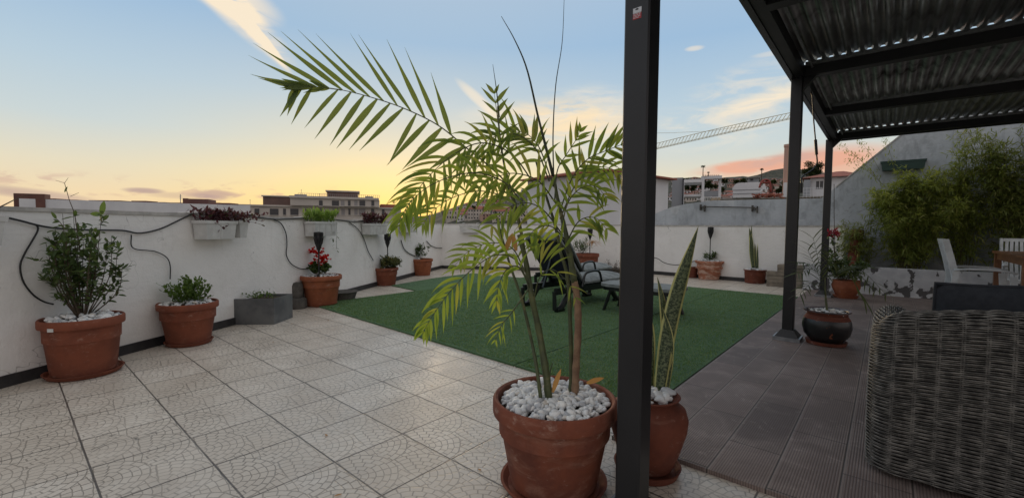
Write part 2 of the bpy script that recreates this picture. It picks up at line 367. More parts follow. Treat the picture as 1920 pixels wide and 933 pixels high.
M['bpink'] = rough_mat('pink render far', (.48, .30, .24, 1), (.42, .27, .22, 1), .3, .9, bs=0)
M['bbrick'] = rough_mat('dark brick far', (.15, .07, .055, 1), (.11, .05, .045, 1), .6, .9, bs=0)
M['bbrown'] = rough_mat('brown louvre far', (.16, .095, .08, 1), (.12, .075, .065, 1), .6, .8, bs=0)
M['bglass'] = plain('far window glass', (.045, .045, .05, 1), .25)
M['shut'] = plain('far shutter', (.30, .28, .28, 1), .7)
M['bdark'] = plain('dark recess', (.03, .032, .04, 1), .8)
M['fol_far'] = rough_mat('far foliage', (.030, .036, .022, 1), (.085, .075, .05, 1), .12, .95, bs=0)
M['tree_far'] = leaf_mat('far tree leaf', (.03, .045, .018, 1), (.07, .085, .03, 1), None, .2)
M['bark'] = plain('bark', (.09, .065, .045, 1), .9)
M['city'] = rough_mat('city ground', (.10, .095, .085, 1), (.06, .07, .04, 1), .03, .95, bs=0)
M['concrete'] = rough_mat('concrete', (.36, .345, .32, 1), (.28, .27, .25, 1), 3, .9)
M['beige'] = rough_mat('beige ledge', (.42, .34, .24, 1), (.34, .28, .21, 1), 1.5, .9)
M['orange'] = plain('orange machine paint', (.26, .045, .035, 1), .6)
M['cranep'] = plain('pale crane paint', (.75, .70, .50, 1), .6)
M['greenbox'] = plain('dark green trough', (.025, .06, .05, 1), .5)

# ------------------------------------------------------------------ mesh builder
class MB:
    def __init__(s): s.v = []; s.f = []; s.uv = {}
    def box(s, x0, x1, y0, y1, z0, z1):
        n = len(s.v); s.v += [(x, y, z) for z in (z0, z1) for y in (y0, y1) for x in (x0, x1)]
        s.f += [tuple(n+i for i in q) for q in ((0, 2, 3, 1), (4, 5, 7, 6), (0, 1, 5, 4), (2, 6, 7, 3), (0, 4, 6, 2), (1, 3, 7, 5))]; return s
    def prism(s, pts, z0, z1):                        # polygon in plan, counter-clockwise
        n = len(s.v); k = len(pts)
        s.v += [(p[0], p[1], z0) for p in pts]+[(p[0], p[1], z1) for p in pts]
        s.f.append(tuple(n+i for i in range(k-1, -1, -1))); s.f.append(tuple(n+k+i for i in range(k)))
        for i in range(k): j = (i+1) % k; s.f.append((n+i, n+j, n+k+j, n+k+i))
        return s
    def hexa(s, a, b):                                # two quads of 4 points, bottom and top
        n = len(s.v); s.v += [tuple(p) for p in a]+[tuple(p) for p in b]
        s.f += [(n+3, n+2, n+1, n), (n+4, n+5, n+6, n+7)]+[(n+i, n+(i+1) % 4, n+4+(i+1) % 4, n+4+i) for i in range(4)]; return s
    def slab(s, p0, p1, z0, z1, th, side=1):          # upright slab along the line p0-p1 in plan
        d = Vector((p1[0]-p0[0], p1[1]-p0[1], 0)).normalized(); nn = Vector((-d.y, d.x, 0))*th*side
        q = [(p0[0], p0[1]), (p1[0], p1[1]), (p1[0]+nn.x, p1[1]+nn.y), (p0[0]+nn.x, p0[1]+nn.y)]
        if side < 0: q.reverse()
        return s.prism(q, z0, z1)
    def bar(s, a, b, w, h=None, up=Vector((0, 0, 1))):
        a = Vector(a); b = Vector(b); h = h or w; d = (b-a).normalized()
        if abs(d.dot(up)) > .98: up = Vector((1, 0, 0))
        x = d.cross(up).normalized()*w/2; y = x.cross(d).normalized()*h/2
        return s.hexa([a-x-y, a+x-y, a+x+y, a-x+y], [b-x-y, b+x-y, b+x+y, b-x+y])
    def tube(s, pts, r, n=8, caps=True):
        pts = [Vector(p) for p in pts]; k = len(pts)
        rr = r if isinstance(r, (list, tuple)) else [r]*k
        base = len(s.v); prev = None
        for i, p in enumerate(pts):
            d = (pts[min(i+1, k-1)]-pts[max(i-1, 0)])
            d = d.normalized() if d.length > 1e-9 else Vector((0, 0, 1))
            if prev is None: u = d.orthogonal().normalized()
            else:
                u = prev-d*prev.dot(d); u = u.normalized() if u.length > 1e-6 else d.orthogonal().normalized()
            prev = u; v = d.cross(u)
            for j in range(n):
                a = 2*math.pi*j/n; q = p+(u*math.cos(a)+v*math.sin(a))*rr[i]; s.v.append(tuple(q))
        for i in range(k-1):
            for j in range(n):
                s.f.append((base+i*n+j, base+i*n+(j+1) % n, base+(i+1)*n+(j+1) % n, base+(i+1)*n+j))
        if caps:
            s.f.append(tuple(base+j for j in range(n-1, -1, -1))); s.f.append(tuple(base+(k-1)*n+j for j in range(n)))
        return s
    def lathe(s, prof, c, n=40, wob=0):
        base = len(s.v); cx, cy, cz = c; k = len(prof)
        for r, z in prof:
            for j in range(n):
                a = 2*math.pi*j/n; q = r*(1+wob*math.sin(3*a+1)*.5); s.v.append((cx+q*math.cos(a), cy+q*math.sin(a), cz+z))
        for i in range(k-1):
            for j in range(n):
                s.f.append((base+i*n+j, base+i*n+(j+1) % n, base+(i+1)*n+(j+1) % n, base+(i+1)*n+j))
        if prof[0][0] > 1e-5: s.f.append(tuple(base+j for j in range(n-1, -1, -1)))
        if prof[-1][0] > 1e-5: s.f.append(tuple(base+(k-1)*n+j for j in range(n)))
        return s
    def strip(s, pts, wid, side):                     # flat ribbon through pts, widths, side vectors
        n = len(s.v); k = len(pts)
        for i in range(k):
            sd = side[i] if isinstance(side, list) else side
            s.v.append(tuple(pts[i]-sd*wid[i]/2)); s.v.append(tuple(pts[i]+sd*wid[i]/2))
        for i in range(k-1):
            s.f.append((n+2*i, n+2*i+1, n+2*i+3, n+2*i+2))
        return s
    def leaf(s, p, d, L, W, droop=0, up=Vector((0, 0, 1)), seg=4, twist=0, fold=.0):
        p = Vector(p); d = Vector(d).normalized(); pts = []; q = p.copy(); dd = d.copy(); sides = []
        for i in range(seg+1):
            pts.append(q.copy()); sd = dd.cross(up)
            sd = sd.normalized() if sd.length > 1e-4 else dd.orthogonal().normalized()
            if twist: sd = Matrix.Rotation(twist, 3, dd) @ sd
            sides.append(sd)
            q = q+dd*L/seg; dd = (dd+Vector((0, 0, -droop/seg))).normalized()
        ws = [W*max(.06, math.sin(math.pi*min(1, (i/seg)*.86+.12))**.8) if i < seg else W*.03 for i in range(seg+1)]
        return s.strip(pts, ws, sides)
    def blob(s, c, rx, ry, rz, seed=0, sub=1, amp=.15, rot=None):
        t = (1+5**.5)/2; vs = [Vector(v).normalized() for v in ((-1, t, 0), (1, t, 0), (-1, -t, 0), (1, -t, 0), (0, -1, t), (0, 1, t), (0, -1, -t), (0, 1, -t), (t, 0, -1), (t, 0, 1), (-t, 0, -1), (-t, 0, 1))]
        fs = [(0, 11, 5), (0, 5, 1), (0, 1, 7), (0, 7, 10), (0, 10, 11), (1, 5, 9), (5, 11, 4), (11, 10, 2), (10, 7, 6), (7, 1, 8), (3, 9, 4), (3, 4, 2), (3, 2, 6), (3, 6, 8), (3, 8, 9), (4, 9, 5), (2, 4, 11), (6, 2, 10), (8, 6, 7), (9, 8, 1)]
        for _ in range(sub):
            cache = {}; nf = []
            def mid(a, b):
                kk = (min(a, b), max(a, b))
                if kk not in cache: vs.append((vs[a]+vs[b]).normalized()); cache[kk] = len(vs)-1
                return cache[kk]
            for a, b, c_ in fs:
                x, y, z = mid(a, b), mid(b, c_), mid(c_, a); nf += [(a, x, z), (b, y, x), (c_, z, y), (x, y, z)]
            fs = nf
        rg = random.Random(seed); ph = [rg.uniform(0, 6.3) for _ in range(6)]
        n = len(s.v); c = Vector(c)
        for v in vs:
            kx = 1+amp*(math.sin(2.3*v.x+ph[0])*math.sin(2.7*v.y+ph[1])+.5*math.sin(4.1*v.z+ph[2]+2*v.x))
            q = Vector((v.x*rx*kx, v.y*ry*kx, v.z*rz*kx))
            if rot: q = rot @ q
            s.v.append(tuple(c+q))
        s.f += [tuple(n+i for i in f) for f in fs]; return s
    def build(s, name, mat, parent=None, smooth=False):
        o = Vector((0, 0, 0))
        if parent is not None:
            p = parent
            while p is not None: o += Vector(p.location); p = p.parent
        me = bpy.data.meshes.new(name)
        me.from_pydata([(v[0]-o.x, v[1]-o.y, v[2]-o.z) for v in s.v], [], s.f); me.update()
        if smooth:
            me.polygons.foreach_set('use_smooth', [True]*len(me.polygons))
            if smooth != 'all': me.set_sharp_from_angle(angle=R(38))
        me.materials.append(M[mat] if isinstance(mat, str) else mat)
        ob = bpy.data.objects.new(name, me); C.objects.link(ob)
        if parent is not None: ob.parent = parent
        return ob
def tag(o, label=None, cat=None, group=None, kind=None):
    if label: o['label'] = label
    if cat: o['category'] = cat
    if group: o['group'] = group
    if kind: o['kind'] = kind
    return o
def thing(name, loc, label, cat, group=None):
    o = bpy.data.objects.new(name, None); C.objects.link(o); o.location = loc; o.empty_display_size = .1
    return tag(o, label, cat, group)
def structure(o): o['kind'] = 'structure'; return o
def stuffpart(o): o['kind'] = 'stuff'; return o
def rv(a=1): return Vector((random.uniform(-a, a), random.uniform(-a, a), random.uniform(-a, a)))
def bez(pts, n):                                      # Catmull-Rom through points
    P = [Vector(p) for p in pts]; P = [P[0]*2-P[1]]+P+[P[-1]*2-P[-2]]; out = []
    segs = len(P)-3
    for i in range(n+1):
        t = i/n*segs; k = min(int(t), segs-1); u = t-k; a, b, c, d = P[k:k+4]
        out.append(.5*((2*b)+(c-a)*u+(2*a-5*b+4*c-d)*u*u+(3*b-a-3*c+d)*u**3))
    return out

#@@STRUCT
# ------------------------------------------------------------------ setting
K0 = Vector((-9.55, 8.08, 0)); wd = Vector((-4.68, -.04, 0))-K0; wd.normalize()
A_END = K0+wd*15.5; KINK = Vector((-5.0, 10.95, 0)); WB_END = Vector((-.62, 10.75, 0))
WH = 1.275
structure(MB().prism([(A_END.x, A_END.y), (9, A_END.y), (9, 11.1), (-.6, 11.1), (KINK.x, KINK.y), (K0.x, K0.y)][:6], -.3, 0).build('terrace_floor', 'tile'))
structure(MB().prism([(-1.1, 2.14), (9, 2.14), (9, 10.12), (-1.1, 10.12)], 0.0005, .022).build('deck_floor', 'deck'))
g = MB(); g.box(-4000, 4000, -4000, 4000, -14.5, -14); structure(g.build('ground', 'city'))
b = thing('terrace_building', (0, 0, -14), 'pale rendered building carrying the roof terrace under the tiled floor', 'building')
MB().prism([(A_END.x-.1, A_END.y-.1), (9, A_END.y-.1), (9, 11.0), (-.6, 11.0), (KINK.x-.05, KINK.y), (K0.x-.05, K0.y)], -13.99, -.31).build('wall', 'bcream', b)

def wallslab(name, p0, p1, h, label, th=.16, side=1, skirt=True, cat='wall'):
    t = thing(name, (p0.x, p0.y, 0), label, cat)
    MB().slab(p0, p1, 0.0, h-.03, th, side).build('wall_panel', 'white_wall', t)
    d = (p1-p0).normalized(); n = Vector((-d.y, d.x, 0))*side
    MB().slab(p0-n*.012, p1-n*.012, h-.03, h, th+.024, side).build('coping', 'coping', t)
    if skirt: MB().slab(p0-n*.015, p1-n*.015, 0.0, .085, .0148, side).build('skirting', 'skirt', t)
    return t
wallslab('parapet_wall', K0, A_END, WH, 'long white parapet wall on the left with troughs and a hose on it', side=-1)
wallslab('parapet_wall', K0+Vector((0.0, 0, 0)), KINK, WH, 'white parapet wall in the far corner behind the loungers', side=1)
wallslab('parapet_wall', KINK, WB_END, WH-.01, 'white parapet wall below the grey rendered neighbour wall', side=1)

# turf
def turf(x0, x1, y0, y1, nm, par): return MB().box(x0, x1, y0, y1, .001, .016).build(nm, 'turf', par)
t = thing('turf_carpet', (-3.7, 5.8, 0), 'large green artificial grass carpet under the loungers', 'carpet')
for x0, x1 in ((-6.38, -5.04), (-5.025, -3.68), (-3.665, -2.32), (-2.305, -1.115)):
    pts = [(x0, 2.93-(x0+6.38)*.045), (x1, 2.93-(x1+6.38)*.045), (x1, 8.9), (x0, 8.9)]
    MB().prism(pts, .0015, .017+random.uniform(0, .002)).build('turf_strip', 'turf', t)
rt_ = random.Random(91); g = MB()
for i in range(105000):
    x = rt_.uniform(-6.36, -1.13); y = 2.68+(8.88-2.68)*rt_.random()**1.35
    if y < 2.94-(x+6.38)*.045+.01: continue
    if min(abs(x+5.0325), abs(x+3.6725), abs(x+2.3125)) < .013: continue
    a = rt_.uniform(0, 6.28); l_ = rt_.uniform(.006, .016); c_, s_ = math.cos(a)*.004, math.sin(a)*.004; n = len(g.v)
    g.v += [(x-c_, y-s_, .017), (x+c_, y+s_, .017), (x+rt_.uniform(-.012, .012), y+rt_.uniform(-.004, .014), .018+l_)]; g.f.append((n, n+1, n+2))
stuffpart(g.build('turf_pile', 'blade', t))
tag(MB().prism([(-7.35, 4.95), (-6.40, 4.85), (-6.40, 7.75), (-7.9, 7.7), (-7.75, 6.4)], .0015, .016).build('turf_mat', 'turf'), 'smaller separate green turf mat nearer the left wall', 'carpet')

rl = random.Random(17)
for i in range(16):
    x, y = rl.uniform(-5.5, -1.2), rl.uniform(.6, 2.7)
    if i > 9: x, y = rl.uniform(-5.8, -1.4), rl.uniform(3.2, 7.5)
    z_ = .006 if i <= 9 else .026; g = MB(); a_ = rl.uniform(0, 6.28); g.leaf((x, y, z_), (math.cos(a_), math.sin(a_), .12), rl.uniform(.02, .045), rl.uniform(.006, .012), .3, seg=4)
    tag(g.build('fallen_leaf', 'dry', smooth='all'), 'tiny dry leaf lying on the terrace floor', 'leaf', 'dry leaves scattered on the floor and turf')
# neighbour gable wall behind, with slanted top
t = thing('gable_wall', (-1, 11.2, 0), 'grey rendered neighbour wall with a slanting gable top behind the bamboo', 'wall')
prof = [(-5.05, 1.28), (-4.6, 1.57), (-4.2, 1.72), (-3.8, 1.80), (-3.17, 1.86), (-1.06, 1.83), (-.84, 2.02), (.15, 2.97), (1.6, 4.35), (3.2, 5.2), (9, 5.2)]
g = MB(); n = len(prof)
for y in (11.13, 11.4):
    g.v += [(p[0], y, -1.0) for p in prof]+[(p[0], y, p[1]) for p in prof]
for i in range(n-1):
    g.f += [(i, i+1, n+i+1, n+i), (2*n+i+1, 2*n+i, 3*n+i, 3*n+i+1), (n+i, n+i+1, 3*n+i+1, 3*n+i), (i+1, i, 2*n+i, 2*n+i+1)]
g.f += [(0, n, 3*n, 2*n), (n-1, 3*n-1, 4*n-1, 2*n-1)]
g.build('wall_panel', 'gray_wall', t)
g = MB(); g.bar((-.82, 11.26, 2.05), (.15, 11.26, 2.985), .30, .02); g.build('verge', 'coping', t)
# iron bracket bar on it
t = thing('iron_bracket', (-3.0, 11.1, 1.7), 'rusty iron bar on two brackets fixed along the top of the grey wall', 'bracket')
a = aty(1318, 387, 11.08); c = aty(1416, 389, 11.08)
MB().tube([a, c], .012, 8).build('bar', 'stone', t)
for p in (a, c):
    g = MB(); g.box(p.x-.07, p.x-.045, 11.05, 11.14, p.z-.09, p.z+.05).box(p.x+.03, p.x+.05, 11.05, 11.14, p.z-.12, p.z+.03).box(p.x-.07, p.x+.05, 11.06, 11.13, p.z-.03, p.z-.01); g.build('bracket', 'stone', t)
# patches of missing render on the wall
# low planter wall
t = thing('planter_wall', (0, 10.4, 0), 'low white planter wall with flaking paint in front of the bamboo', 'wall')
MB().prism([(-1.2, 10.12), (5, 10.62), (5, 10.76), (-1.2, 10.26)], 0, .50).build('wall_panel', 'peel', t)
MB().prism([(-.6, 10.30), (5, 10.765), (5, 11.1), (-.6, 11.1)], 0, .42).build('soil', 'soil', t)

# ------------------------------------------------------------------ pergola
ZB = 2.68; YS = [1.60, 3.50, 5.30, 7.22, 9.22]
t = thing('pergola', (-.75, 5.3, 0), 'black steel pergola with corrugated metal roof over the brown deck', 'pergola')
PERG = t
def post(x, y, plinth=True):
    g = MB(); h = .05
    c_ = .006
    q = [(x-h+c_, y-h), (x+h-c_, y-h), (x+h, y-h+c_), (x+h, y+h-c_), (x+h-c_, y+h), (x-h+c_, y+h), (x-h, y+h-c_), (x-h, y-h+c_)]
    g.prism(q, .03, ZB+.02); p = g.build('post', 'metal', t)
    g = MB(); z0 = .06 if plinth else .012; w0 = .105; w1 = .056
    g.hexa([(x-w0, y-w0, z0), (x+w0, y-w0, z0), (x+w0, y+w0, z0), (x-w0, y+w0, z0)], [(x-w1, y-w1, z0+.07), (x+w1, y-w1, z0+.07), (x+w1, y+w1, z0+.07), (x-w1, y+w1, z0+.07)])
    g.build('foot_cover', 'metal', p)
    g = MB(); g.box(x-.12, x+.12, y-.12, y+.12, .001, z0-.001); g.build('plinth', 'galv', p)
    return p
PX = -.73
P1 = post(PX, 1.60, False); P2 = post(PX-.01, 5.30); P3 = post(PX-.06, 9.22)
# sticker on the near post
g = MB()
def sticker(z0, z1, x0, x1, y): return MB().box(x0, x1, y-.0008, y-.0001, z0, z1)
yb = 1.60-.05
a = plane(1187, 27, Vector((0, yb, 0)), Vector((0, 1, 0))); c = plane(1203, 12, Vector((0, yb, 0)), Vector((0, 1, 0)))
xx0, xx1 = a.x, c.x; zt = c.z; zm = a.z; zl = zm-(zt-zm)*1.2
st = sticker(zm, zt, xx0, xx1, yb); s1 = st.build('sticker', plain('white sticker', (.62, .64, .68, 1), .5), P1)
g = MB(); ww = xx1-xx0
g.box(xx0+ww*.3, xx0+ww*.65, yb-.0016, yb-.0009, zt-(zt-zm)*.45, zt-(zt-zm)*.22).box(xx0+ww*.4, xx0+ww*.55, yb-.0016, yb-.0009, zt-(zt-zm)*.22, zt-(zt-zm)*.12); g.build('pictogram', 'black', s1)
s2 = sticker(zl, zm-.001, xx0, xx1, yb).build('sticker', plain('red sticker', (.40, .03, .04, 1), .5), P1)
g = MB(); hh = zm-zl
for i in range(4):
    q = xx0+ww*.06
    for wl in ([.2, .3, .25], [.35, .15, .2], [.15, .25, .3], [.3, .3])[i]:
        g.box(q, q+ww*wl, yb-.0016, yb-.0009, zl+hh*(.84-i*.22), zl+hh*(.93-i*.22)); q += ww*(wl+.06)
g.build('lettering', plain('sticker print', (.6, .6, .62, 1), .5), s2)
XR = 4.2
g = MB(); g.box(PX-.075, PX-.03, .6, 9.3, ZB-.0, ZB+.17); g.build('edge_beam', 'metal', t)
g = MB(); g.box(PX-.028, PX+.05, .6, 9.28, ZB+.01, ZB+.12); g.build('inner_beam', 'metal_dark', t)
for y in YS:
    g = MB(); g.box(PX+.052, XR, y-.055, y+.055, ZB+.005, ZB+.115); g.build('cross_beam', 'metal_dark', t)
    g = MB(); g.box(PX+.06, XR, y-.075, y-.056, ZB+.10, ZB+.137); g.build('beam_flange', 'galv', t)
g = MB(); g.box(PX+.052, XR, 9.276, 9.30, ZB-.01, ZB+.12); g.build('front_fascia', 'metal', t)
# knee brace
for (x, y) in ((PX-.06, 9.22), (PX-.01, 5.30)):
    g = MB(); g.hexa([(x+.05, y-.03, ZB-.12), (x+.05, y-.03, ZB+.005), (x+.19, y-.03, ZB+.005), (x+.16, y-.03, ZB-.002)], [(x+.05, y+.03, ZB-.12), (x+.05, y+.03, ZB+.005), (x+.19, y+.03, ZB+.005), (x+.16, y+.03, ZB-.002)]); g.build('gusset', 'metal', t)
def corr(y0, y1, x0, x1, z, amp=.019, pitch=.095, n=9):
    g = MB(); nx = int((x1-x0)/pitch*n); rows = [(y0, 0), (y1, 0)]
    for yy, _ in rows:
        for i in range(nx+1):
            x = x0+(x1-x0)*i/nx; ph = (x-x0)/pitch; q = math.cos(2*math.pi*ph); q = max(-1, min(1, q*1.45))
            g.v.append((x, yy, z+amp+amp*q))
    for i in range(nx): g.f.append((i, i+1, nx+1+i+1, nx+1+i))
    return g
ZS = ZB+.1195
spans = [(.6, 1.60-.05), (1.60+.05, 3.50-.05), (3.5+.05, 5.30-.052), (5.3+.06, 9.22-.058)]
for y0, y1 in spans:
    g = corr(y0, y1, PX-.02, XR, ZS); o = g.build('roof_sheet', 'roofing', t, smooth='all')
    sm = o.modifiers.new('thick', 'SOLIDIFY'); sm.thickness = .001
# side stay rods and the crank handle of the louvres
g = MB(); g.tube([(PX+.12, 5.42, ZB+.07), (PX+.12, 9.1, ZB+.07)], .011, 8).build('side_rod', 'galv', t)
g = MB(); g.tube([(PX+.12, 3.6, ZB+.07), (PX+.12, 5.2, ZB+.07)], .011, 8).build('side_rod', 'galv', t)
def yp(px, py, y=5.9): return aty(px, py, y)
t2 = thing('crank_handle', tuple(yp(1519, 170)), 'black crank rod hanging from the pergola beside the middle post', 'crank')
MB().tube([yp(1518, 163), yp(1523, 180), yp(1526, 230), yp(1529, 262)], .007, 8).build('rod', 'metal', t2)
MB().tube([yp(1529, 262), yp(1531, 290)], .015, 10).build('grip', 'black', t2)
MB().tube(bez([yp(1531, 290), yp(1532, 305), yp(1526, 316), yp(1515, 324), yp(1506, 330), yp(1502, 336), yp(1502, 345)], 16), .008, 8).build('crank_arm', 'metal', t2)
MB().tube([yp(1502, 343), yp(1502, 362)], .016, 10).build('handle', 'black', t2)
#@@POTS
# ------------------------------------------------------------------ pots
def pebbles(c, r, z, size, count, par, seed=0, dome=0, mat='pebble'):
    g = MB(); rg = random.Random(seed)
    for i in range(count):
        rr = r*math.sqrt(rg.random())*.96; a = rg.uniform(0, 6.28); s_ = size*rg.uniform(.5, 1.3)*(1.25 if rg.random() < .15 else 1)
        rot = Matrix.Rotation(rg.uniform(0, 6.28), 3, 'Z') @ Matrix.Rotation(rg.uniform(-.6, .6), 3, 'X') @ Matrix.Rotation(rg.uniform(-.6, .6), 3, 'Y')
        g.blob((c[0]+rr*math.cos(a), c[1]+rr*math.sin(a), z+rg.uniform(-.3, .9)*size+dome*(1-(rr/r)**2)), s_, s_*rg.uniform(.6, .95), s_*rg.uniform(.45, .75), rg.random()*99, 1 if size < .02 else 2, .16, rot)
    return stuffpart(g.build('pebbles', mat, par, smooth='all'))
def classic_pot(par, c, rt, h, rb=None, rim=.16, mat='terra', saucer=1.0, sr=None, fill='soil', name='pot'):
    rb = rb or rt*.68; lip = rt*.07; rh = h*rim
    cx, cy, cz = c; z0 = .022 if saucer else .001
    pr = [(rb*.9, z0), (rb, z0+.006), (rt-lip*1.3, z0+h-rh-.004), (rt-lip*1.1, z0+h-rh), (rt-.002, z0+h-rh+.004), (rt, z0+h-rh+.012), (rt, z0+h-.012), (rt-.006, z0+h-.002), (rt-lip*.6, z0+h), (rt-lip*1.1, z0+h-.006), (rt-lip*1.3, z0+h-.03), (rt-lip*1.5, z0+h*.6), (0.0, z0+h*.6)]
    o = MB().lathe(pr, c, 56, .004).build(name, mat, par, smooth=True)
    if saucer:
        s_ = sr or rb*1.28; MB().lathe([(s_*.85, .001), (s_*.9, .004), (s_, .036), (s_-.012, .036), (s_*.86, .014), (0, .014)], c, 48).build('saucer', mat, par, smooth=True)
    MB().lathe([(rt-lip*1.3, z0+h-.045), (0, z0+h-.03)], c, 24).build('soil', 'soil', par, smooth=True)
    return z0+h, rt-lip*1.4
def px_pot(bx, by, rim_w, rim_y, label, name='potted_plant', mat='terra', base=None, **kw):
    P = atz(bx, by); rt = rad(P, rim_w, bx); h = ztop(P, rim_y)
    if base: kw['rb'] = rad(P, base, bx)
    t = thing(name, (P.x, P.y, 0), label, kw.pop('cat', 'potted plant'), kw.pop('group', None))
    zt, ri = classic_pot(t, (P.x, P.y, 0), rt, h-.022, mat=mat, **kw)
    return t, P, zt, ri
def shrub(par, P, z, h, wid, nst, lv, LL, LW, leafmat='bushleaf', stemmat='stem', seed=1, spread=1.0, upb=.35, low=.12, flat=1.0, tw=3):
    rg = random.Random(seed); random.seed(seed); st = MB(); lf = MB()
    for i in range(nst):
        a = rg.uniform(0, 6.28); rr = wid*(rg.random()**.55)*spread; hh = h*rg.uniform(.55, 1)*(1-.35*(rr/wid)**2)
        top = Vector((P.x+rr*math.cos(a), P.y+rr*math.sin(a)*flat, z+hh))
        b0 = Vector((P.x+rr*.12*math.cos(a), P.y+rr*.12*math.sin(a), z-.02))
        mid = b0.lerp(top, .5)+Vector((math.cos(a), math.sin(a), 0))*rr*.22+rv(.02)*h
        pts = bez([b0, mid, top], 8); r0 = max(.0015, h*.0055)
        st.tube(pts, [r0*(1-.75*j/8) for j in range(9)], 5, False)
        for t_ in range(tw):
            j = rg.randint(2, 7); d = (pts[j]-pts[j-1]).normalized(); b1 = pts[j]
            d2 = (d*.6+rv(1)*.9+Vector((0, 0, .3))).normalized(); e = b1+d2*wid*rg.uniform(.2, .5)
            st.tube([b1, b1.lerp(e, .5)+rv(.01)*h, e], [r0*.5, r0*.4, r0*.25], 4, False)
            for q in range(max(2, lv//3)):
                u = rg.random(); pp = b1.lerp(e, u)
                lf.leaf(pp, rv(1)+Vector((0, 0, upb))+d2*.6, LL*rg.uniform(.6, 1.2), LW*rg.uniform(.7, 1.2), rg.uniform(0, .7), seg=3, twist=rg.uniform(-.6, .6))
        for q in range(lv):
            u = low+(1-low)*rg.random()**.75; j = min(7, int(u*8)); pp = pts[j].lerp(pts[j+1], u*8-j)
            d = rv(1); d.z = d.z*.5+upb
            lf.leaf(pp+rv(.012)*h, d, LL*rg.uniform(.6, 1.25), LW*rg.uniform(.7, 1.2), rg.uniform(0, .8), seg=3, twist=rg.uniform(-.6, .6))
    st.build('stem', stemmat, par); return lf.build('foliage', leafmat, par, smooth='all')
def torch(P, z, py_top, head_top_px, label, lean=0):
    zt = ztop(P, py_top); hh = .28
    t = thing('solar_torch', (P.x, P.y, z), label, 'garden light', 'solar torch lights stuck in the pots')
    MB().tube([(P.x, P.y, z-.1), (P.x, P.y, zt-hh)], .010, 8).build('stake', 'black', t)
    h0 = zt-hh
    MB().lathe([(.010, -.02), (.014, 0), (.024, .03), (.040, .075), (.046, .10), (.046, .108), (.0, .108)], (P.x, P.y, h0), 20).build('lamp_cup', 'black', t, smooth=True)
    MB().lathe([(.03, .108), (.050, .17), (.052, .245), (.0, .245)], (P.x, P.y, h0), 16).build('lamp_core', 'glassdark', t, smooth=True)
    g = MB()
    for i in range(10):
        a = i*math.pi/5; b_ = a+.3; f = lambda aa, r, zz: (P.x+r*math.cos(aa), P.y+r*math.sin(aa), h0+zz)
        g.bar(f(a, .046, .10), f(b_, .062, .18), .010, .005); g.bar(f(b_, .062, .18), f(a, .060, .255), .010, .005); g.bar(f(a, .046, .10), f(a-.3, .062, .18), .007, .004)
    g.build('cage', 'black', t)
    MB().lathe([(.062, .246), (.066, .256), (.062, .272), (.0, .28)], (P.x, P.y, h0), 20).build('lamp_lid', 'black', t, smooth=True)

nA = Vector((-wd.y, wd.x, 0)); 
if nA.dot(CAM-K0) < 0: nA = -nA
# left row
t, P, z, ri = px_pot(159, 699, 168, 592, 'nearest left terracotta pot with a big dark leafy shrub and white pebbles', base=128, sr=.235)
P0 = P
pebbles((P.x, P.y), ri, z-.03, .024, 130, t, 3, .03)
shrub(t, P, z, .95, .245, 26, 15, .060, .025, seed=8, upb=.25, low=.18, tw=6)
# the tall bare twig and one bright leaf
g = MB(); p0 = P+Vector((0, 0, z+.5)); tw = [atd(140, 400, depth(P)), atd(130, 375, depth(P)), atd(121, 343, depth(P))]
g.tube([p0]+tw, [.004, .003, .0025, .002], 5, False); g.tube([tw[2], atd(104, 338, depth(P))], [.0018, .0012], 4); g.tube([tw[2], atd(128, 333, depth(P))], [.0018, .0012], 4)
g.tube([atd(132, 368, depth(P)), atd(148, 361, depth(P))], [.0018, .0012], 4); g.build('stem', 'stem', t)
g = MB(); q = atd(190, 402, depth(P)); g.leaf(q, Uv+Rv*.2, .11, .05, .1, up=Fv, seg=4); g.build('leaf', 'herb', t, smooth='all'); g = MB(); g.leaf(q, -Rv+Uv*.1, .09, .035, .1, up=Fv); g.build('leaf', 'herb', t, smooth='all'); g = MB(); g.leaf(atd(121, 360, depth(P)), Rv*.5+Uv, .05, .016, up=Fv); g.build('leaf', 'bushleaf', t, smooth='all')
g = MB(); a = plane(90, 616, P+Vector((0, 0, 0)), Fv); r_ = rad(P, 170, 155); dv = ((atz(90, 616, .3)-P)); dv.z = 0
q = (CAM-P); q.z = 0; q.normalize(); qq = Matrix.Rotation(R(-42), 3, 'Z') @ q; sd = Vector((-qq.y, qq.x, 0)); cc = P+qq*(r_*.99)+Vector((0, 0, z-.055))
g.hexa([cc-sd*.02-Vector((0, 0, .012)), cc+sd*.02-Vector((0, 0, .012)), cc+sd*.02-Vector((0, 0, .012))+qq*.004, cc-sd*.02-Vector((0, 0, .012))+qq*.004], [cc-sd*.02+Vector((0, 0, .012)), cc+sd*.02+Vector((0, 0, .012)), cc+sd*.02+Vector((0, 0, .012))+qq*.004, cc-sd*.02+Vector((0, 0, .012))+qq*.004]); g.build('price_tag', 'whitep', t)

t, P, z, ri = px_pot(355, 643, 119, 565, 'terracotta pot with low fresh green herbs, second from the left on the tiles', base=84, sr=.20)
pebbles((P.x, P.y), ri, z-.025, .018, 120, t, 4, .02)
shrub(t, P, z, .27, .19, 44, 18, .030, .019, 'herb', 'herb', 9, upb=.8, low=.2, tw=2)

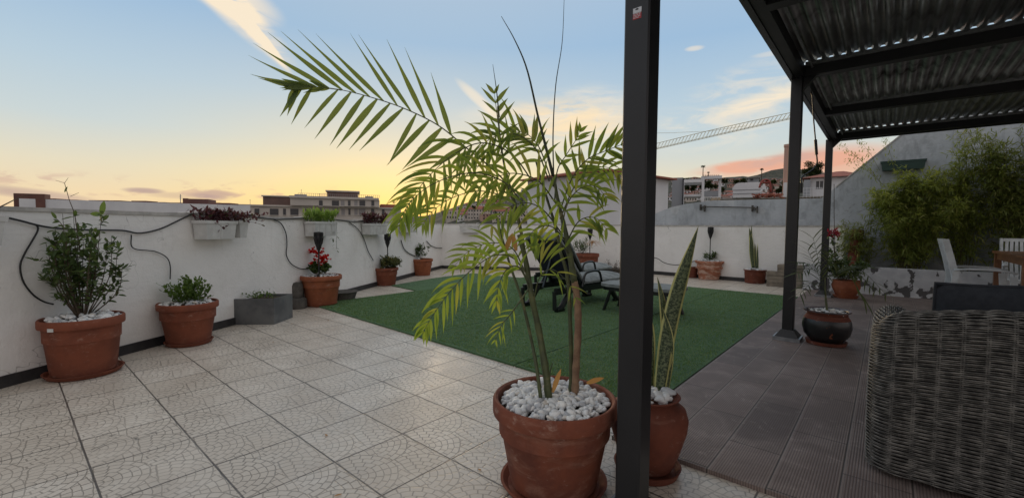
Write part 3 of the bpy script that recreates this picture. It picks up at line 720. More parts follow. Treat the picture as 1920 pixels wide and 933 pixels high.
# zinc box with shoots
A_, B_, Cc = Vector((-5.76, 1.72, 0)), Vector((-5.42, 2.05, 0)), Vector((-5.68, 2.37, 0))
D_ = A_+Cc-B_; bz = ztop(B_, 560)
t = thing('zinc_planter', tuple((A_+Cc)/2), 'square grey metal planter box with a few creeping shoots by the left wall', 'planter')
cen = (A_+B_+Cc+D_)/4
g = MB(); q = [A_, D_, Cc, B_]; q = [A_, B_, Cc, D_]
for i in range(4):
    a, c = q[i], q[(i+1) % 4]; d = (c-a).normalized(); n_ = Vector((-d.y, d.x, 0))
    if n_.dot(cen-a) < 0: n_ = -n_
    g.hexa([a, c, c+n_*.012-d*.0, a+n_*.012], [a+Vector((0, 0, bz)), c+Vector((0, 0, bz)), c+n_*.012+Vector((0, 0, bz)), a+n_*.012+Vector((0, 0, bz))])
g.build('box', 'zinc', t)
MB().prism([(cen+(p-cen)*.95)[:2] for p in (A_, B_, Cc, D_)], .002, bz-.03).build('soil', 'soil', t)
shrub(t, cen+Vector((0, 0, 0)), bz-.03, .08, .22, 16, 4, .03, .014, 'herb', 'stem', 12, upb=.6)

# stone mushroom
P = atz(557, 577); t = thing('stone_ornament', (P.x, P.y, 0), 'dark weathered stone ornament with a rounded post on a squat base beside the metal planter', 'ornament')
MB().lathe([(.13, .001), (.14, .03), (.135, .12), (.11, .15), (0, .15)], (P.x, P.y, 0), 28, .1).build('base', 'stone', t, smooth=True)
MB().lathe([(.085, .14), (.095, .2), (.095, .32), (.07, .36), (0, .37)], (P.x-.02, P.y, 0), 28, .1).build('post', 'stone', t, smooth=True)

t, P, z, ri = px_pot(603, 571.5, 79, 515, 'orange terracotta pot with bright red cyclamen and a torch light in it', base=58, mat='terra_orange', sr=.22)
pebbles((P.x, P.y), ri, z-.02, .016, 140, t, 5, .015, 'pebble')
shrub(t, P+Vector((-.03, 0, 0)), z, .20, .15, 22, 14, .05, .04, 'bushleaf', 'bushleaf', 14, upb=.8, low=.4, tw=1)
g = MB(); rg = random.Random(3); dd = depth(P)
for (fx, fy, wx, wy, nn) in ((592, 472, 16, 6, 34), (606, 484, 15, 8, 40), (598, 492, 18, 8, 28)):
    g = MB()
    for i in range(nn):
        c = atd(fx+rg.gauss(0, wx*.5), fy+rg.gauss(0, wy*.5), dd+rg.uniform(-.05, .05))
        for k_ in range(3): g.leaf(c, Vector((rg.uniform(-1, 1), rg.uniform(-1, 1), rg.uniform(.1, 1))), .04, .03, .3, seg=2, twist=rg.uniform(-1, 1))
    g.build('flower_head', 'red', t, smooth='all')
torch(P+nA*.05+wd*.13, z, 434, 0, 'black torch light rising behind the red cyclamen flowers')
Pb = atz(645, 561); t = thing('plant_bowl', (Pb.x, Pb.y, 0), 'shallow black bowl on the floor behind the red cyclamen pot', 'bowl')
MB().lathe([(.16, .001), (.20, .12), (.22, .13), (.20, .13), (.15, .10), (0, .10)], (Pb.x, Pb.y, 0), 32).build('bowl', 'stone', t, smooth=True)

t, P, z, ri = px_pot(723, 534, 49, 499, 'terracotta pot with a yellowish grey succulent mound and a torch light', base=37, saucer=0)
shrub(t, P+Vector((.05, .03, 0)), z-.01, .22, .27, 44, 20, .06, .022, 'succ', 'succ', 21, upb=.5, low=.3, tw=2)
torch(P+nA*.06+wd*.03, z, 437, 0, 'black torch light rising out of the yellowish succulent mound')
t, P, z, ri = px_pot(791, 515.5, 42, 483, 'pale orange pot with a small round bush, between the succulent and the pink flowers', base=31, mat='terra_orange', saucer=0)
shrub(t, P, z, .42, .20, 16, 22, .05, .018, 'bushleaf', 'stem', 23, upb=.4, low=.25, tw=3)
t, P, z, ri = px_pot(846, 501, 42, 467, 'terracotta pot with crimson flowers in the corner of the white walls', base=31, sr=.24)
shrub(t, P+Vector((-.05, 0, 0)), z, .34, .15, 14, 14, .06, .04, 'bushleaf', 'bushleaf', 25, upb=.8, tw=1)
g = MB()
for (fx, fy, wx, wy, nn) in ((838, 441, 4, 7, 26), (856, 446, 2.2, 2, 16), (834, 434, 2, 2, 14)):
    g = MB()
    for i in range(nn):
        c = atd(fx+rg.gauss(0, wx*.5), fy+rg.gauss(0, wy*.5), depth(P)+rg.uniform(-.05, .05))
        for k_ in range(3): g.leaf(c, rv(1), .05, .035, .3, seg=2, twist=rg.uniform(-1, 1))
    g.build('flower_head', 'crimson', t, smooth='all')
torch(P+nA*.05, z, 421, 0, 'black torch light in the corner pot with crimson flowers')
# pot behind loungers
t, P, z, ri = px_pot(1100, 515, 46, 473, 'terracotta pot with dark twigs and a dry grass tuft behind the loungers', base=32, saucer=0)
shrub(t, P+Vector((-.12, 0, 0)), z, .42, .26, 18, 12, .10, .012, 'bushleaf', 'stem', 27, upb=.4)
g = MB()
for i in range(60):
    a = rg.uniform(0, 6.28); g.leaf(P+Vector((.12, .05, z+.25)), Vector((math.cos(a), math.sin(a), rg.uniform(.1, 1.2))), rg.uniform(.2, .34), .012, 1.6, seg=5)
g.build('dry_tuft', 'dry', t, smooth='all')
torch(P+Vector((.05, .05, 0)), z, 428, 0, 'black torch light behind the loungers in the pot with the dry tuft')
# small dish
P = atz(1150, 513); t = thing('plant_bowl', (P.x, P.y, 0), 'dark shallow bowl of spiky twigs by the back wall left of the near post', 'bowl')
MB().lathe([(.12, .001), (.26, .13), (.27, .14), (.24, .13), (0, .10)], (P.x, P.y, 0), 28).build('bowl', 'stone', t, smooth=True)
shrub(t, P, .12, .22, .26, 22, 3, .05, .01, 'stem', 'stem', 29, upb=.5)

# back wall pots
P = atz(1329, 524); t, P, z, ri = px_pot(1329, 523, 52, 487, 'pale banded terracotta pot with white pebbles and a torch light by the back wall', base=38, mat='terra_pale', saucer=0)
g = MB(); rt = rad(P, 53, 1329)
for k_ in range(2):
    pts = [Vector((P.x+(rt*(.80+.12*k_)+.006)*math.cos(a), P.y+(rt*(.80+.12*k_)+.006)*math.sin(a), z*(.30+.32*k_)+.012*math.sin(a*14))) for a in [i*2*math.pi/96 for i in range(97)]]
    g.tube(pts, .010, 5)
g.tube([Vector((P.x+(rt+.004)*math.cos(i*math.pi/48), P.y+(rt+.004)*math.sin(i*math.pi/48), z-.02+.010*math.sin(i*math.pi/2.4))) for i in range(97)], .013, 5)
g.build('relief_band', 'terra_pale', t, smooth='all')
pebbles((P.x, P.y), ri, z-.01, .02, 90, t, 8, .02)
shrub(t, P+Vector((0, .02, 0)), z, .24, .15, 14, 8, .10, .026, 'bushleaf', 'stem', 31, upb=.4, tw=1)
torch(P+Vector((.02, -.04, 0)), z, 425, 0, 'black torch light in the pale banded pot by the back wall')
t, P, z, ri = px_pot(1297, 520, 24, 497, 'small plain red pot half hidden behind the pale banded pot', base=20, saucer=0, mat='terra_vase', name='flower_pot', cat='flower pot')

def snake_leaf(g, base, tip, wmax, side, nrm, bend=0, roll=.25, seg=22):
    """thick folded blade with uv"""
    b0, t0 = Vector(base), Vector(tip); ax_ = (t0-b0); L = ax_.length; d = ax_.normalized(); side = (side-d*side.dot(d)).normalized(); nn = d.cross(side)
    n = len(g.v); cols = [-1, -.5, 0, .5, 1]
    for i in range(seg+1):
        u = i/seg; w_ = wmax*(.42+.58*math.sin(math.pi*min(1, u*.75+.12)))*(1 if u < .62 else max(.02, math.cos((u-.62)/.38*math.pi/2)**.8))
        tw_ = roll*math.sin(u*3.2+bend*7); sd = side*math.cos(tw_)+nn*math.sin(tw_); n2 = d.cross(sd)
        c = b0+ax_*u+side*bend*math.sin(math.pi*u)*L*.1+nn*.01*math.sin(u*5)
        for q in cols:
            g.v.append(tuple(c+sd*q*w_/2+n2*(abs(q)**1.6)*w_*.22*(1-.5*u)))
            g.uv[len(g.v)-1] = ((q+1)/2, u*L/.7)
    for i in range(seg):
        for j in range(4): a = n+i*5+j; g.f.append((a, a+1, a+6, a+5))
def build_uv(g, name, mat, par):
    o = g.build(name, mat, par, smooth='all'); me = o.data; uv = me.uv_layers.new(name='UVMap')
    for lp in me.loops: uv.data[lp.index].uv = g.uv.get(lp.vertex_index, (0, 0))
    sm = o.modifiers.new('thick', 'SOLIDIFY'); sm.thickness = .003
    return o
M['snake'] = snake_mat()
t, P, z, ri = px_pot(1415, 530, 45, 503, 'dark red pot of upright snake plant leaves by the back wall', base=38, mat='terra_vase', saucer=0, rim=.08, )
pebbles((P.x, P.y), ri, z-.01, .02, 70, t, 10, .02)
dd = depth(P)
for (bx, by, tx, ty, wp, bd) in ((1414, 502, 1404, 426, 8, .2), (1412, 502, 1409, 422, 7, -.2), (1420, 502, 1431, 418, 6, -.2), (1428, 502, 1433, 428, 12, .2), (1430, 500, 1436, 424, 7, -.3), (1418, 502, 1415, 455, 5, 0)):
    g = MB(); snake_leaf(g, atd(bx, by, dd), atd(tx, ty, dd), wp*dd/FP, Rv, Fv, bd); build_uv(g, 'leaf', 'snake', t)

# stacked stone blocks
P = atz(1450, 536)
t = thing('stone_block_stack', (P.x, P.y, 0), 'stepped stack of sandy stone slabs next to the snake plant pot', 'stone stack')
rg = random.Random(5); bx0 = atz(1436, 536).x
for i in range(6):
    x0 = bx0 if i < 4 else bx0+.18
    MB().box(x0+rg.uniform(-.012, .012), x0+.62, 10.30+rg.uniform(-.01, .01), 10.58, .001+i*.077, .073+i*.077).build('stone_slab', 'blockstone', t)

# black glazed belly pot with strap leaved palm
P = atz(1548, 648); t = thing('belly_pot_plant', (P.x, P.y, 0), 'bulging black glazed pot with orange rim holding a thin leaved palm seedling on the deck', 'potted plant')
rw = rad(P, 96, 1548); h = ztop(P, 583); z0 = .022
prof = [(rw*.62, z0+.03), (rw*.70, z0+.045), (rw*.92, z0+h*.30), (rw, z0+h*.5), (rw*.97, z0+h*.66), (rw*.93, z0+h*.73)]
MB().lathe([(rw*.6, z0+.012)]+prof, (P.x, P.y, 0), 56, .01).build('body', 'glaze', t, smooth=True)
MB().lathe([(rw*.932, z0+h*.732), (rw*.86, z0+h*.80), (rw*.80, z0+h*.86), (rw*.84, z0+h*.94)], (P.x, P.y, 0), 56, .01).build('neck', 'terra_vase', t, smooth=True)
MB().lathe([(rw*.842, z0+h*.94), (rw*.95, h+z0-.02), (rw*.94, h+z0-.006), (rw*.84, h+z0-.012), (rw*.78, z0+h*.85)], (P.x, P.y, 0), 56).build('rim', 'rim_glaze', t, smooth=True)
MB().lathe([(rw*.72, z0+.001), (rw*.80, z0+.006), (rw*.84, z0+.038), (rw*.80, z0+.038), (rw*.6, z0+.016)], (P.x, P.y, 0), 48).build('saucer', 'terra_vase', t, smooth=True)
MB().lathe([(rw*.83, z0+h*.86), (0, z0+h*.9)], (P.x, P.y, 0), 24).build('soil', 'soil', t)
pebbles((P.x, P.y), rw*.80, z0+h-.035, .016, 190, t, 14, .012)
g = MB(); dd = depth(P)
rr = random.Random(8)
def strap(g, b, e, w_, droop, seg=8):
    b = Vector(b); e = Vector(e); m_ = b.lerp(e, .5)+Vector((0, 0, droop)); pts = bez([b, m_, e], seg); sd = (e-b).cross(Vector((0, 0, 1)))
    sd = (sd.normalized() if sd.length > 1e-3 else Rv)+Rv*.5; sd.normalize()
    g.strip(pts, [w_*(1-(i/seg)**2*.9) for i in range(seg+1)], sd)
bt = P+Vector((0, 0, z0+h-.02)); tr = [bt, atd(1548, 555, dd), atd(1547, 520, dd)]
for (ex, ey, dr, n_) in ((1495, 492, .05, 6), (1525, 447, .02, 4), (1497, 512, .06, 6), (1560, 470, .03, 4), (1590, 500, .08, 7), (1640, 545, .16, 9), (1620, 560, .16, 7), (1500, 550, .12, 5), (1660, 550, .18, 5), (1610, 520, .1, 5), (1515, 470, .03, 3)):
    # each is a small pinnate frond
    e = atd(ex, ey, dd+rr.uniform(-.3, .3)); b_ = tr[rr.randint(1, 2)]; pts = bez([b_, b_.lerp(e, .5)+Vector((0, 0, dr)), e], 10)
    g.tube(pts, .0018, 4, False)
    for i in range(3, 11):
        for sg in (-1, 1):
            d = (pts[i]-pts[i-1]).normalized(); sd = d.cross(Vector((0, 0, 1))).normalized()*sg
            g.leaf(pts[i], d*1.1+sd*.8+rv(.15), .19*rr.uniform(.7, 1.1), .012, .5, seg=4, twist=rr.uniform(-.5, .5))
g.build('foliage', 'grassy', t, smooth='all')
MB().tube([bt, tr[1], tr[2]], [.012, .009, .005], 7).build('stem', 'cane', t)

# orange pot with roses, far
P = atz(1585, 560); t = thing('potted_plant', (P.x, P.y, 0), 'wide orange pot with a tall stalk of small crimson flowers behind the far post', 'potted plant')
rw = rad(P, 56, 1585); h = ztop(P, 527)
MB().lathe([(rw*.66, .03), (rw*.7, .045), (rw*.97, h*.55), (rw, h*.72), (rw*.92, h*.9), (rw*.97, h), (rw*.86, h), (rw*.8, h*.8), (0, h*.8)], (P.x, P.y, .022), 40).build('pot', 'terra_orange', t, smooth=True)
MB().lathe([(rw*.8, .001), (rw*.9, .04), (rw*.86, .04), (0, .02)], (P.x, P.y, .022), 40).build('saucer', 'terra_orange', t, smooth=True)
shrub(t, P+Vector((-.05, 0, 0)), h+.02, .42, .34, 26, 26, .09, .022, 'bushleaf', 'stem', 41, upb=.4, tw=3)
g = MB(); dd = depth(P); lf = MB(); fl = MB()
q = [atd(1572, 527, dd), atd(1566, 490, dd), atd(1563, 455, dd), atd(1562, 432, dd)]; g.tube(bez(q, 10), .006, 6)
g.tube([atd(1566, 490, dd), atd(1564, 400, dd), atd(1564, 345, dd)], .005, 5)
for i in range(90):
    c = atd(1563+rg.uniform(-9, 9), rg.uniform(440, 495), dd+rg.uniform(-.1, .1)); lf.leaf(c, rv(1), .07, .035, .4, seg=3)
for i in range(70):
    c = atd(1563+rg.uniform(-11, 11), 437+rg.uniform(-9, 8), dd+rg.uniform(-.1, .1))
    for k_ in range(2): fl.leaf(c, rv(1), .04, .03, .2, seg=2)
g.build('stake', 'stem', t); lf.build('leaf_cluster', 'bushleaf', t, smooth='all'); fl.build('flowers', 'crimson', t, smooth='all')
# terracotta flue leaning
a = aty(1598, 502, 10.5); c = aty(1608, 432, 10.75)
t = thing('clay_pipe', tuple(a), 'leaning red clay chimney pipe standing in the planter bed', 'clay pipe')
MB().tube([a, a.lerp(c, .75)], [.10, .088], 20).build('pipe', 'terra_vase', t, smooth=True)
MB().tube([a.lerp(c, .75), a.lerp(c, .76), c], [.098, .105, .10], 20).build('collar', 'terra_vase', t, smooth=True)

# ------------------------------------------------------------------ wall troughs and hoses
def onA(px, py, off=.02): return plane(px, py, K0+nA*off, nA)
dC = (KINK-K0).normalized(); nC = Vector((dC.y, -dC.x, 0))
def onC(px, py, off=.02): return plane(px, py, K0+nC*off, nC)
def trough(fn, n_, off, x0, x1, yt, yb, label, mat='whitep', inset=.03, dep=.17, name='wall_trough', ridge=True, hook=True, wt=1.275, grp='white troughs hung on the parapet wall'):
    a = fn(x0, yt, off+dep); c = fn(x1, yt, off+dep); zt = a.z; zb = fn(x0, yb, off+dep).z
    c.z = zt; d = (c-a).normalized(); L = (c-a).length
    t = thing(name, tuple(a), label, 'planter', grp)
    a0 = a-n_*dep; Z = Vector((0, 0, 1))
    def quad(ins, z):
        return [a+d*ins-n_*ins*.6+Z*(z-zt), a+d*(L-ins)-n_*ins*.6+Z*(z-zt), a0+d*(L-ins)+Z*(z-zt), a0+d*ins+Z*(z-zt)]
    g = MB(); q = quad(inset, zb); q2 = quad(.012, zt-.035)
    if (q[1]-q[0]).cross(q[2]-q[1]).z < 0: q.reverse(); q2.reverse()
    g.hexa(q, q2); g.build('trough', mat, t)
    g = MB(); q = quad(0, zt-.034); q2 = quad(-.004, zt)
    if (q[1]-q[0]).cross(q[2]-q[1]).z < 0: q.reverse(); q2.reverse()
    g.hexa(q, q2); g.build('rim', mat, t)
    if ridge:
        g = MB(); k_ = int(L/.14)
        for i in range(1, k_):
            s0 = a+d*(L*i/k_); u1 = s0-n_*(.012*.6)+Z*(-.036); u2 = s0-n_*(inset*.6)+Z*(zb-zt+.01)
            g.bar(u1, u2, .02, .010, up=n_)
        if k_ > 1: g.build('rib', mat, t)
    if hook:
        for f in (.12, .88):
            g = MB(); s0 = a0+d*L*f; g.tube([s0+n_*.03+Z*-.02, s0+n_*.03+Z*(wt+.012-zt), s0-n_*(off+.19)+Z*(wt+.012-zt), s0-n_*(off+.19)+Z*-.06], .007, 6); g.build('hanger', mat, t)
    return t, a, d, L, zt
def trough_plants(t, a, d, L, z, n_, dep, mat, h, cnt, LL, LW, seed, over=.0, upb=.8):
    rg = random.Random(seed); random.seed(seed); lf = MB(); st = MB()
    for i in range(cnt):
        b_ = a+d*(L*rg.uniform(-.0, 1.0))-n_*dep*rg.uniform(.15, .85); b_.z = z-.02
        tp = b_+Vector((rg.uniform(-.1, .1), rg.uniform(-.1, .1), h*rg.uniform(.5, 1)))
        if over and rg.random() < over: tp = b_+d*rg.uniform(-.1, .3)+n_*rg.uniform(.05, .2)+Vector((0, 0, rg.uniform(-.12, .1)))
        pts = bez([b_, b_.lerp(tp, .5)+Vector((0, 0, h*.2)), tp], 5); st.tube(pts, .002, 4, False)
        for q in range(7):
            lf.leaf(pts[rg.randint(1, 5)]+rv(.01), rv(1)+Vector((0, 0, upb)), LL*rg.uniform(.6, 1.2), LW*rg.uniform(.7, 1.2), .5, seg=3, twist=rg.uniform(-.7, .7))
    st.build('stem', mat, t); lf.build('foliage', mat, t, smooth='all')
dA = wd
T = trough(onA, nA, .02, -60, 15, 404, 462, 'white trough cut off by the left picture edge', ridge=False)
T = trough(onA, nA, .02, 386, 446, 413, 449, 'white wall trough with a sprawling purple plant, left one of the touching pair')
trough_plants(T[0], T[1], T[2], T[3], T[4], nA, .17, 'purple', .15, 60, .05, .024, 51, .04)
T = trough(onA, nA, .02, 449, 468, 413.5, 446, 'white wall trough with purple leaves hanging over, right one of the touching pair')
trough_plants(T[0], T[1], T[2], T[3], T[4], nA, .17, 'purple', .12, 26, .05, .024, 52, .25)
T = trough(onA, nA, .02, 590, 633, 415, 443, 'white wall trough full of lime green leaves')
trough_plants(T[0], T[1], T[2], T[3], T[4], nA, .17, 'lime', .16, 80, .09, .022, 53, 0, 1.6)
a = T[1]+T[2]*T[3]*.9+nA*.02; g = MB()
for i in range(22): g.leaf(a+Vector((rg.uniform(-.06, .06), rg.uniform(-.06, .06), -rg.uniform(.15, .45))), rv(1), .07, .018, .5, seg=3)
g.tube([a, a-Vector((0, 0, .2)), a-Vector((.02, 0, .42))], .002, 4); g.build('hanging_shoot', 'bushleaf', T[0], smooth='all')
T = trough(onA, nA, .02, 694, 727, 419, 440, 'white wall trough with dark red leaves')
trough_plants(T[0], T[1], T[2], T[3], T[4], nA, .17, 'purple', .20, 60, .08, .03, 54)
T = trough(onA, nA, .02, 762, 784, 420, 436, 'small empty looking white wall trough above the little bush pot')
T = trough(onC, nC, .02, 861, 896, 422, 436, 'white trough on the corner wall right of the crimson flowers')

def hose(fn, pts, r, label, name='irrigation_hose', n=40):
    P_ = bez([fn(*p) for p in pts], n); o = MB().tube(P_, r, 7).build(name, 'hose', smooth='all'); return tag(o, label, 'hose')
hose(onA, [(10, 407), (40, 414), (75, 423), (110, 428), (170, 431), (230, 432), (262, 437), (300, 429), (335, 413), (362, 400)], .0075, 'thick black hose sagging along the top of the left wall behind the big shrub')
hose(onA, [(60, 419), (70, 424), (70, 434), (60, 452), (45, 478), (38, 500), (44, 528), (62, 552), (82, 565), (100, 570)], .006, 'black hose curving down the wall to the big shrub pot')
hose(onA, [(246, 440), (250, 465), (290, 471), (312, 482), (319, 498), (319, 523)], .0048, 'thin black hose bending down into the herb pot')
hose(onA, [(446, 402), (480, 407), (520, 411), (560, 409), (600, 408), (650, 414), (668, 416), (690, 412), (715, 405)], .007, 'black hose lying along the wall top between the troughs')
hose(onA, [(513, 411), (527, 419), (536, 437), (538, 458), (537, 478), (546, 494), (562, 503), (578, 504)], .0065, 'black hose looping down to the red cyclamen pot')
hose(onA, [(655, 417), (670, 428), (682, 447), (690, 470), (700, 488)], .007, 'black hose running down to the succulent pot')
hose(onA, [(752, 450), (757, 465), (766, 474), (778, 480)], .010, 'short black hose reaching the little bush pot')
hose(onA, [(800, 452), (808, 460), (818, 464), (830, 465)], .010, 'short black hose reaching the corner flower pot')
def onB(px, py, off=.02): return aty(px, py, 10.85-off)
hose(onB, [(1118, 476), (1130, 486), (1145, 494), (1165, 497), (1200, 487), (1228, 483), (1245, 492), (1262, 496), (1280, 495), (1310, 487)], .009, 'thin black hose drooping across the back wall behind the near post')

# ------------------------------------------------------------------ loungers
def lounger(y0, y1, xh, xf, xt, zt, label, seed):
    t = thing('sun_lounger', ((xh+xf)/2, (y0+y1)/2, .017), label, 'sun lounger', 'resin sun loungers on the turf')
    zs = .34; xb = xh-.62
    for y in (y0, y1-.045):
        g = MB(); g.box(xb, xf, y, y+.045, zs-.085, zs); g.build('side_rail', 'lgreen', t)
        for (x, dr) in ((xb+.12, -1), (xf-.22, 1)):
            g = MB(); pts = bez([(x-dr*.20, y+.022, zs-.04), (x-dr*.12, y+.022, .2), (x, y+.022, .07), (x+dr*.1, y+.022, .045)], 10)
            g.tube(pts, [.04]*11, 8); g.tube([(x+dr*.14, y+.022, zs-.04), (x+dr*.13, y+.022, .05)], .028, 8); g.box(x-.06, x+.17 if dr > 0 else x+.06, y, y+.045, .017, .06)
            g.build('leg', 'lgreen', t, smooth=True)
    g = MB()
    for i in range(11):
        x = xh+.03+(xf-xh-.06)*i/10; g.box(x-.03, x+.03, y0+.046, y1-.046, zs-.03, zs-.008)
    g.build('seat_slats', 'lgreen', t)
    # arm rests
    for y in (y0-.02, y1-.02):
        g = MB(); g.tube(bez([(xh-.05, y+.02, zs-.02), (xh, y+.02, zs+.15), (xh+.12, y+.02, zs+.19), (xh+.34, y+.02, zs+.18), (xh+.42, y+.02, zs+.02)], 14), .018, 8); g.build('armrest', 'lgreen', t, smooth=True)
    a = Vector((xh, 0, zs)); b_ = Vector((xt, 0, zt-.05)); d = (b_-a).normalized(); nn = Vector((d.z, 0, -d.x));
    if nn.z < 0: nn = -nn
    def q(u, v, y): p = a+d*u+nn*v; return (p.x, y, p.z)
    L = (b_-a).length
    g = MB()
    for y in (y0+.02, y1-.06): g.hexa([q(0, -.03, y), q(0, .0, y), q(0, .0, y+.04), q(0, -.03, y+.04)], [q(L, -.03, y), q(L, .0, y), q(L, .0, y+.04), q(L, -.03, y+.04)])
    for i in range(7):
        u = .05+(L-.1)*i/6; g.hexa([q(u-.025, -.02, y0+.061), q(u+.025, -.02, y0+.061), q(u+.025, -.004, y0+.061), q(u-.025, -.004, y0+.061)], [q(u-.025, -.02, y1-.061), q(u+.025, -.02, y1-.061), q(u+.025, -.004, y1-.061), q(u-.025, -.004, y1-.061)])
    g.build('backrest', 'lgreen', t)
    g = MB(); g.bar(q(L*.6, -.03, (y0+y1)/2), (xt+.05, (y0+y1)/2, zs-.02), .03); g.bar(q(L*.6, -.03, y0+.1), q(L*.6, -.03, y1-.1), .025); g.build('back_prop', 'lgreen', t)
    # quilted pad in two runs
    def pad(nm, fn, L0, th, segs, mat='pad'):
        g = MB(); ny = 7; n0 = len(g.v); rows = segs*6+1
        for s_ in (0, 1):
            for i in range(rows):
                u = L0*i/(rows-1); puff = abs(math.sin(math.pi*i/6))**.5 if 0 < i < rows-1 else 0
                for j in range(ny):
                    v = j/(ny-1); ed = math.sin(math.pi*min(1, max(0, v)))**.3 if 0 < j < ny-1 else .0
                    hh = th*(.35+.4*ed+.25*puff*ed) if s_ else th*.12*(1-ed)
                    g.v.append(fn(u, hh+.002, y0+.01+(y1-y0-.02)*v))
        def id_(s_, i, j): return n0+s_*rows*ny+i*ny+j
        for i in range(rows-1):
            for j in range(ny-1):
                g.f.append((id_(1, i, j), id_(1, i+1, j), id_(1, i+1, j+1), id_(1, i, j+1))); g.f.append((id_(0, i, j), id_(0, i, j+1), id_(0, i+1, j+1), id_(0, i+1, j)))
            g.f.append((id_(0, i, 0), id_(0, i+1, 0), id_(1, i+1, 0), id_(1, i, 0))); g.f.append((id_(0, i, ny-1), id_(1, i, ny-1), id_(1, i+1, ny-1), id_(0, i+1, ny-1)))
        for j in range(ny-1):
            g.f.append((id_(0, 0, j), id_(1, 0, j), id_(1, 0, j+1), id_(0, 0, j+1))); g.f.append((id_(0, rows-1, j), id_(0, rows-1, j+1), id_(1, rows-1, j+1), id_(1, rows-1, j)))
        return g.build(nm, mat, t, smooth=True)
    pad('seat_pad', lambda u, v, y: (xh+.05+u, y, zs+v), xf-xh-.04, .125, 5)
    pad('back_pad', q, L+.04, .125, 3)
    g = MB(); c = q(L+.02, .02, 0); g.tube([(c[0], y0+.03, c[2]), (c[0], y0+.06, c[2]), (c[0], y1-.06, c[2]), (c[0], y1-.03, c[2])], [.02, .055, .055, .02], 14); g.build('head_roll', 'pad', t, smooth=True)
    # dark flap of the cover hanging behind the back
    g = MB(); g.hexa([q(L*.2, -.05, y0+.05), q(L*.2, -.04, y0+.05), q(L*.2, -.04, y1-.05), q(L*.2, -.05, y1-.05)], [q(L*.98, -.05, y0+.05), q(L*.98, -.04, y0+.05), q(L*.98, -.04, y1-.05), q(L*.98, -.05, y1-.05)]); g.build('cover_flap', 'navy', t)
    return t
def place_lounger(cx, cy, rot, lean, zt, label):
    l_ = lounger(cy-.325, cy+.325, cx-.53, cx+.53, cx-.53-lean, zt, label, 1); l_.rotation_euler = (0, 0, rot); return l_
place_lounger(-3.55, 6.02, R(84), .58, 1.06, 'nearer dark resin lounger with its raised back turned to the camera behind the palm canes')
place_lounger(-4.55, 7.55, R(88), .52, 1.02, 'farther dark resin lounger with raised pale pad, nearer the back corner')
t = thing('low_table', (-2.5, 5.7, .017), 'low dark resin table with a pale rounded top standing beside the nearer lounger', 'low table')
q = [(-2.5+.56*math.copysign(abs(math.cos(a))**.5, math.cos(a)), 5.68+.30*math.copysign(abs(math.sin(a))**.5, math.sin(a))) for a in [i*2*math.pi/36 for i in range(36)]]
MB().prism(q, .36, .40).build('tabletop', 'pad', t); MB().prism([((x+2.5)*.95-2.5, (y-5.68)*.93+5.68) for x, y in q], .31, .358).build('frame', 'lgreen', t)
for dx_ in (-.42, .42):
    for dy_ in (-.2, .2):
        g = MB(); g.tube(bez([(-2.5+dx_*.9, 5.68+dy_, .31), (-2.5+dx_, 5.68+dy_*1.05, .17), (-2.5+dx_*1.12, 5.68+dy_*1.1, .018)], 6), .024, 8); g.build('leg', 'lgreen', t, smooth=True)

# ------------------------------------------------------------------ bamboo and wall trough behind
def bamboo(cx, cy, hgt, wid, nculm, nleaf, label, mat, seed, z=.42, leanx=0):
    rg = random.Random(seed); random.seed(seed)
    t = thing('bamboo_clump', (cx, cy, z), label, 'bamboo', 'bamboo clumps in the planter bed'); cu = MB(); lf = MB()
    for i in range(nculm):
        a = rg.uniform(0, 6.28); b_ = Vector((cx+rg.uniform(-.5, .5)*wid*.55, cy+rg.uniform(-.12, .12), z-.05)); hh = hgt*rg.uniform(.45, 1)
        tp = b_+Vector((rg.uniform(-1, 1)*wid*.75+leanx*hh, -abs(rg.gauss(0, .22))-.05, hh)); mid = b_.lerp(tp, .55)+Vector((0, .04, hh*.12))
        tp.y = min(tp.y, 11.0); mid.y = min(mid.y, 11.02)
        pts = bez([b_, mid, tp], 14); cu.tube(pts, [.006*(1-.75*j/14) for j in range(15)], 5, False)
        for k_ in range(nleaf//nculm//7):
            u = .12+.88*rg.random()**.8; j = min(13, int(u*14)); p = pts[j].lerp(pts[j+1], u*14-j)
            bd = Vector((rg.uniform(-1, 1), rg.uniform(-1, .35), rg.uniform(-.2, .7))).normalized(); LL = rg.uniform(.1, .34)*(1.15-u*.5); e = p+bd*LL+Vector((0, 0, -.05*LL))
            if e.y > 11.08: e.y = 11.08
            cu.tube([p, e], [.0018, .001], 3, False)
            for q in range(7):
                pp = p.lerp(e, rg.uniform(.25, 1)); d = (bd*.7+rv(.9)+Vector((0, 0, -.25)))
                if pp.y > 11.0: d.y = -abs(d.y)
                lf.leaf(pp, d, rg.uniform(.06, .125), rg.uniform(.010, .017), .7, seg=3, twist=rg.uniform(-.8, .8))
    cu.build('culms', 'culm', t); lf.build('foliage', mat, t, smooth='all')
bamboo(.34, 10.82, 1.88, .68, 54, 19000, 'low dense yellowish bamboo clump below the green trough, left one', 'bamboo', 61)
bamboo(1.75, 10.82, 2.6, .85, 56, 19000, 'darker bamboo clump against the grey gable wall, right one', 'bamboo2', 62)
bamboo(1.02, 10.86, 2.35, .42, 26, 6500, 'thin feathery bamboo clump standing between the two dense ones', 'bamboo', 65)
bamboo(2.9, 10.85, 2.6, .7, 26, 7000, 'bamboo clump at the right end behind the white chairs', 'bamboo2', 63)
bamboo(-.42, 10.80, 1.0, .25, 14, 1800, 'small sparse bamboo shoots beside the leaning clay pipe', 'bamboo2', 64)
random.seed(77)
g = MB(); t = thing('climber_spray', tuple(aty(1600, 330, 11.0)), 'sparse spray of thin twigs with tiny leaves left of the green trough', 'plant'); st = MB()
